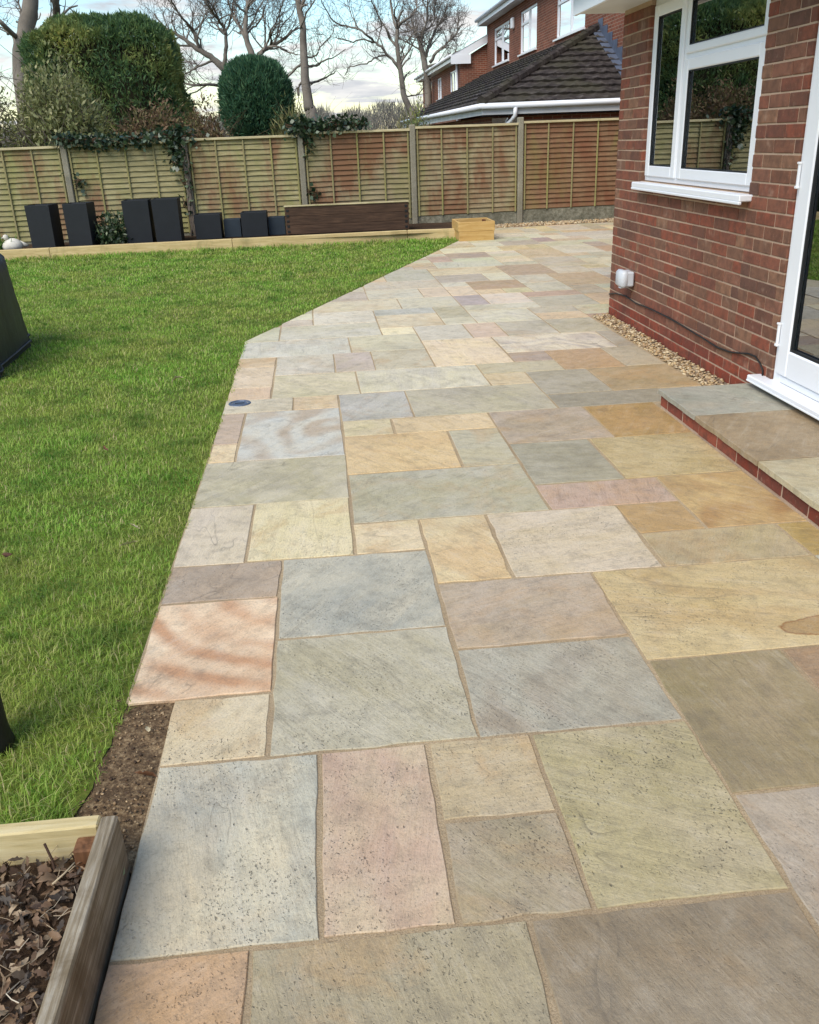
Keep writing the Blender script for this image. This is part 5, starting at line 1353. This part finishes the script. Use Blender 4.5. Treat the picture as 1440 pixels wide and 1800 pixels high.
bare_tree('slim', 'slim forked bare tree left of the neighbouring house', 6, 4, (3.2, 4.4, 4.6, 4.8), rmin=.005, depth=.35)
bare_tree('dense', 'dense twiggy bare tree rising behind the neighbouring houses', 7, 4, (5.6, 4.8, 4.4, 2.8), rmin=.008, depth=.5)
bare_tree('oak', 'bare oak whose limbs fan out above the round bush', 8, 4, (3.8, 4.8, 4.8, 4.4), rmin=.006)
bare_tree('spreading', 'gnarled bare tree spreading left between conifer block and round bush', 9, 4, (4.0, 4.8, 4.8, 4.4), rmin=.006)
bare_tree('left', 'bare tree with thick pale trunk above the conifer block at far left', 10, 4, (1.8, 3.4, 3.8, 3.0), rmin=.006)

# ------------------------------------------------------------------ neighbouring houses
def abox(name, lo, hi, mat, parent, org, c=0): 
    o = MB().box(lo, hi, c).build(name, mat, None); o.data.transform(Matrix.Translation(-Vector(org))); o.parent = parent; return o
def ab(mb, name, mat, parent, org, smooth=False):
    o = mb.build(name, mat, None, smooth); o.data.transform(Matrix.Translation(-Vector(org))); o.parent = parent; return o
def mat_rooftile():
    t = NT('concrete_roof_tile')
    n = t.noise(t.pos(), 5.0, 6, .7); b = t.noise(t.pos(), 1.1, 4)
    base = t.ramp(n, [(.3, lin((40, 37, 36))), (.5, lin((60, 54, 52))), (.64, lin((84, 78, 74))), (.78, lin((140, 136, 130)))])
    base = t.mix(t.ramp(b, [(.45, 0), (.65, .6)]), base, lin((74, 72, 56)))
    t.color(base); t.rough(.9); t.spec(.15); t.bump(n, .5, .02)
    return t.m
M['roof_tile'] = mat_rooftile()
M['lead'] = simple('lead_flashing', lin((84, 92, 108)), .6, .4, nscale=6, namp=.2)
M['dark_soffit'] = simple('brown_black_trim', lin((34, 30, 30)), .8, .2)

NX = 7.4; GC = Vector((3.7, 21.2, 2.14)); AP = Vector((7.4, 25.0, 3.92)); ENDY = 41.0
nh = tag(empty('neighbour_house', (NX, 21.2, 0)), 'brick neighbouring house with dark hipped tiled roof right behind the fence', 'house'); O1 = (NX, 21.2, 0)
# main facade (faces left) with openings for three windows
wins = [(36.35, 39.45, 4.09, 5.42), (31.90, 34.50, 4.09, 5.42), (26.25, 29.40, 4.09, 5.42)]
fw = MB(); ys = [12.0]
for a, b_, z0, z1 in sorted(wins): ys += [a, b_]
ys.append(ENDY)
for k in range(len(ys) - 1):
    if k % 2 == 0: fw.box((NX, ys[k], -.1), (NX + .25, ys[k + 1], 5.75))
    else:
        fw.box((NX, ys[k], -.1), (NX + .25, ys[k + 1], 4.09)); fw.box((NX, ys[k], 5.42), (NX + .25, ys[k + 1], 5.75))
fw.box((NX + .25, ENDY - .25, -.1), (14, ENDY, 5.75))
ab(fw, 'wall', M['far_brick'], nh, O1)
def far_window(x, y0, y1, z0, z1, parent, org, split=(.5,), transom=.70):
    f = MB(); w = .07
    xx = x + .04
    f.box((xx, y0, z0), (xx + .06, y0 + w, z1)); f.box((xx, y1 - w, z0), (xx + .06, y1, z1)); f.box((xx, y0 + w, z0), (xx + .06, y1 - w, z0 + w)); f.box((xx, y0 + w, z1 - w), (xx + .06, y1 - w, z1))
    for s_ in split:
        ym = y0 + (y1 - y0) * s_; f.box((xx - .004, ym - .05, z0 + w), (xx + .056, ym + .05, z1 - w))
    if transom:
        zt = z0 + (z1 - z0) * transom; ym = y0 + (y1 - y0) * split[-1]
        f.box((xx - .006, ym + .05, zt - .035), (xx + .054, y1 - w, zt + .035))
    o = ab(f, 'window', M['upvc'], parent, org)
    ab(MB().box((xx + .03, y0 + w - .01, z0 + w - .01), (xx + .036, y1 - w + .01, z1 - w + .01)), 'pane', M['far_glass'], o, org) if False else None
    p = MB().box((xx + .03, y0 + w - .01, z0 + w - .01), (xx + .036, y1 - w + .01, z1 - w + .01)).build('pane', M['far_glass'], None); p.data.transform(Matrix.Translation(-Vector(org))); p.parent = o
    s_ = MB().box((x - .07, y0 - .06, z0 - .045), (x + .06, y1 + .06, z0 - .002)).build('sill', M['upvc'], None); s_.data.transform(Matrix.Translation(-Vector(org))); s_.parent = o
    r_ = MB().box((x + .40, y0 - .3, z0 - .2), (x + .42, y1 + .3, z1 + .2)).build('curtain', M['curtain'], None); r_.data.transform(Matrix.Translation(-Vector(org))); r_.parent = o
for a, b_, z0, z1 in wins: far_window(NX, a, b_, z0, z1, nh, O1)
abox('soffit', (NX - .36, 12, 5.70), (NX + .3, ENDY + .1, 5.72), M['upvc_old'], nh, O1)
abox('fascia', (NX - .38, 12, 5.70), (NX - .355, ENDY + .1, 5.90), M['upvc'], nh, O1)
gt = MB(); gt.tube([(NX - .44, 12, 5.92), (NX - .44, ENDY + .12, 5.90)], [.065, .065], 10); ab(gt, 'gutter', M['upvc'], nh, O1, True)
mr = MB().add([(NX - .40, 12, 5.93), (NX - .40, ENDY + .15, 5.93), (11.5, ENDY + .15, 8.6), (11.5, 12, 8.6), (15.6, ENDY + .15, 5.9), (15.6, 12, 5.9)], [(0, 1, 2, 3), (3, 2, 4, 5)]); ab(mr, 'main_roof', M['roof_tile'], nh, O1)
al = MB().box((NX - .12, 35.35, 5.02), (NX - .002, 35.62, 5.38), .03); ab(al, 'alarm_box', M['upvc'], nh, O1)
# single storey part: walls, gutters and hipped roof laid in courses
gw = MB().box((GC.x + .32, GC.y + .30, -.1), (NX + 3, GC.y + .5, 1.92)).box((GC.x + .32, GC.y + .5, -.1), (GC.x + .5, ENDY, 1.92)); ab(gw, 'garage_wall', M['far_brick'], nh, O1)
abox('eaves_soffit', (GC.x + .06, GC.y + .06, 1.90), (NX + 3, GC.y + .6, 1.915), M['dark_soffit'], nh, O1)
abox('eaves_fascia', (GC.x + .03, GC.y + .03, 1.93), (NX + 3, GC.y + .055, 2.10), M['upvc_old'], nh, O1)
abox('eaves_fascia', (GC.x + .03, GC.y + .057, 1.93), (GC.x + .055, ENDY, 2.10), M['upvc_old'], nh, O1)
g1 = MB(); g1.tube([(GC.x - .03, GC.y - .03, 2.105), (NX + 3, GC.y - .03, 2.135)], [.062, .062], 10); ab(g1, 'gutter', M['upvc'], nh, O1, True)
g1 = MB(); g1.tube([(GC.x - .03, GC.y - .03, 2.105), (GC.x - .03, ENDY, 2.16)], [.062, .062], 10); ab(g1, 'gutter', M['upvc'], nh, O1, True)
dp = MB(); dp.tube([(4.46, GC.y - .03, 2.08), (4.46, GC.y - .03, 1.90), (4.40, GC.y + .1, 1.80), (4.28, GC.y + .24, 1.70), (4.28, GC.y + .24, 0)], [.05, .048, .044, .044, .044], 10); ab(dp, 'downpipe', M['upvc'], nh, O1, True)
abox('garage_window', (GC.x - .02 + .32, GC.y + .27, 1.2), (GC.x + .9, GC.y + .298, 1.86), M['far_glass'], nh, O1)
# tile courses: front hip triangle and left slope; every course a strip with a thick lower edge and rolled tiles
NC = 12
def course(pa, pb, pc, pd, name, n_roll, parent):
    """strip from lower edge pa-pb to upper edge pd-pc, rolls along it"""
    pa, pb, pc, pd = map(lambda q: np.array(q, float), (pa, pb, pc, pd))
    up = np.cross(pb - pa, pd - pa); up /= np.linalg.norm(up)
    if up[2] < 0: up = -up
    m = max(2, n_roll * 3); vs, fs = [], []
    for k in range(m + 1):
        t = k / m; lo = pa + (pb - pa) * t; hi = pd + (pc - pd) * t
        r = .018 if k % 3 == 1 else 0.0
        j = rf_.uniform(-.005, .005)
        vs += [lo + up * (.0 + j), lo + up * (.062 + r + j), hi + up * (.006 + r)]
    for k in range(m):
        a, b_ = 3 * k, 3 * k + 3
        fs += [(a, b_, b_ + 1, a + 1), (a + 1, b_ + 1, b_ + 2, a + 2)]
    ab(MB().add([tuple(v) for v in vs], fs), name, M['roof_tile'], parent, O1)
for k in range(NC):
    t0, t1 = k / NC, (k + 1.12) / NC
    t1 = min(t1, 1.0)
    f0, f1 = GC + (AP - GC) * t0, GC + (AP - GC) * t1
    R0 = Vector((NX, f0.y, f0.z)); R1 = Vector((NX, f1.y, f1.z))
    if (R0 - f0).length > .05: course(f0, R0, R1, f1, 'tile_course', max(1, int((R0 - f0).length / .3)), nh)
    e0, e1 = Vector((f0.x, ENDY, f0.z)), Vector((f1.x, ENDY, f1.z))
    course(e0, f0, f1, e1, 'tile_course', 40, nh)
ab(MB().add([tuple(GC - Vector((0, 0, .03))), (NX, GC.y, GC.z - .03), tuple(AP - Vector((0, 0, .03))), (GC.x, ENDY, GC.z - .03), (NX, ENDY, AP.z - .03)], [(0, 1, 2), (0, 2, 4, 3)]), 'roof_underlay', M['dark_soffit'], nh, O1)
hp = MB(); nt_ = 15
for k in range(nt_):
    a = GC + (AP - GC) * (k / nt_); b_ = GC + (AP - GC) * ((k + 1.08) / nt_)
    up = Vector((0, 0, .05)); hp.tube([tuple(a + up * 1.25), tuple(b_ + up)], [.125, .105], 8)
ab(hp, 'hip_tiles', M['roof_tile'], nh, O1)
fl = MB()
for k in range(9):
    a = Vector((NX - .012, GC.y + (AP.y - GC.y) * k / 9, GC.z + (AP.z - GC.z) * k / 9)); b_ = Vector((NX - .012, GC.y + (AP.y - GC.y) * (k + 1) / 9, GC.z + (AP.z - GC.z) * (k + 1) / 9))
    fl.add([tuple(a), tuple(b_), tuple(b_ + Vector((0, 0, .22))), tuple(Vector((a.x, a.y, b_.z + .22)))], [(0, 1, 2, 3)])
    fl.add([tuple(a + Vector((0, 0, .055))), tuple(b_ + Vector((0, 0, .055))), tuple(b_ + Vector((-.22, 0, .06))), tuple(a + Vector((-.22, 0, .06)))], [(0, 1, 2, 3)])
ab(fl, 'flashing', M['lead'], nh, O1)

# second house further along
FX = 6.27; O2 = (FX, ENDY, 0)
fh = tag(empty('neighbour_house', O2), 'further brick house with white gable boards, beyond the tiled hipped roof', 'house')
wins2 = [(42.2, 44.3, 3.25, 4.22), (47.2, 48.8, 3.25, 4.22), (51.2, 54.0, 3.25, 4.22)]
fw = MB(); ys = [ENDY + .02]
for a, b_, z0, z1 in sorted(wins2): ys += [a, b_]
ys.append(55.2)
for k in range(len(ys) - 1):
    if k % 2 == 0: fw.box((FX, ys[k], -.1), (FX + .25, ys[k + 1], 4.45))
    else:
        fw.box((FX, ys[k], -.1), (FX + .25, ys[k + 1], 3.25)); fw.box((FX, ys[k], 4.22), (FX + .25, ys[k + 1], 4.45))
fw.box((FX + .25, ENDY + .02, -.1), (12, ENDY + .22, 4.45))
fw.add([(FX, ENDY + .03, 4.45), (13.2, ENDY + .03, 4.45), (9.7, ENDY + .03, 6.3)], [(0, 1, 2)])
ab(fw, 'wall', M['far_brick'], fh, O2)
for a, b_, z0, z1 in wins2: far_window(FX, a, b_, z0, z1, fh, O2, split=(.34, .66) if b_ - a > 2.4 else (.5,), transom=None)
abox('soffit', (FX - .34, ENDY - .1, 4.44), (FX + .2, 55.5, 4.46), M['upvc_old'], fh, O2)
abox('fascia', (FX - .36, ENDY - .1, 4.44), (FX - .335, 55.5, 4.62), M['upvc'], fh, O2)
g1 = MB(); g1.tube([(FX - .42, ENDY - .08, 4.64), (FX - .42, 55.6, 4.62)], [.06, .06], 10); ab(g1, 'gutter', M['upvc'], fh, O2, True)
bb = MB()
bb.add([(FX - .40, ENDY - .16, 4.34), (9.7, ENDY - .16, 6.18), (9.7, ENDY - .16, 6.46), (FX - .40, ENDY - .16, 4.66), (FX - .40, ENDY - .13, 4.34), (9.7, ENDY - .13, 6.18), (9.7, ENDY - .13, 6.46), (FX - .40, ENDY - .13, 4.66)], [(3, 2, 1, 0), (4, 5, 6, 7), (0, 1, 5, 4), (2, 3, 7, 6), (0, 4, 7, 3), (1, 2, 6, 5)])
bb.box((FX - .42, ENDY - .17, 4.32), (FX + .42, ENDY - .13, 4.66))
bb.add([(FX - .4, ENDY - .13, 4.36), (FX + .42, ENDY - .13, 4.36), (FX + .42, ENDY + .02, 4.36), (FX - .4, ENDY + .02, 4.36)], [(0, 1, 2, 3)])
ab(bb, 'bargeboard', M['upvc'], fh, O2)
rf2 = MB().add([(FX - .38, ENDY - .18, 4.66), (9.7, ENDY - .18, 6.50), (9.7, 55.6, 6.50), (FX - .38, 55.6, 4.66), (13.6, ENDY - .18, 4.5), (13.6, 55.6, 4.5)], [(0, 1, 2, 3), (1, 4, 5, 2)]); ab(rf2, 'roof', M['roof_tile'], fh, O2)
dp = MB(); dp.tube([(FX - .06, ENDY + .6, 4.5), (FX - .06, ENDY + .6, 0)], [.05, .05], 8); ab(dp, 'downpipe', M['upvc'], fh, O2, True)
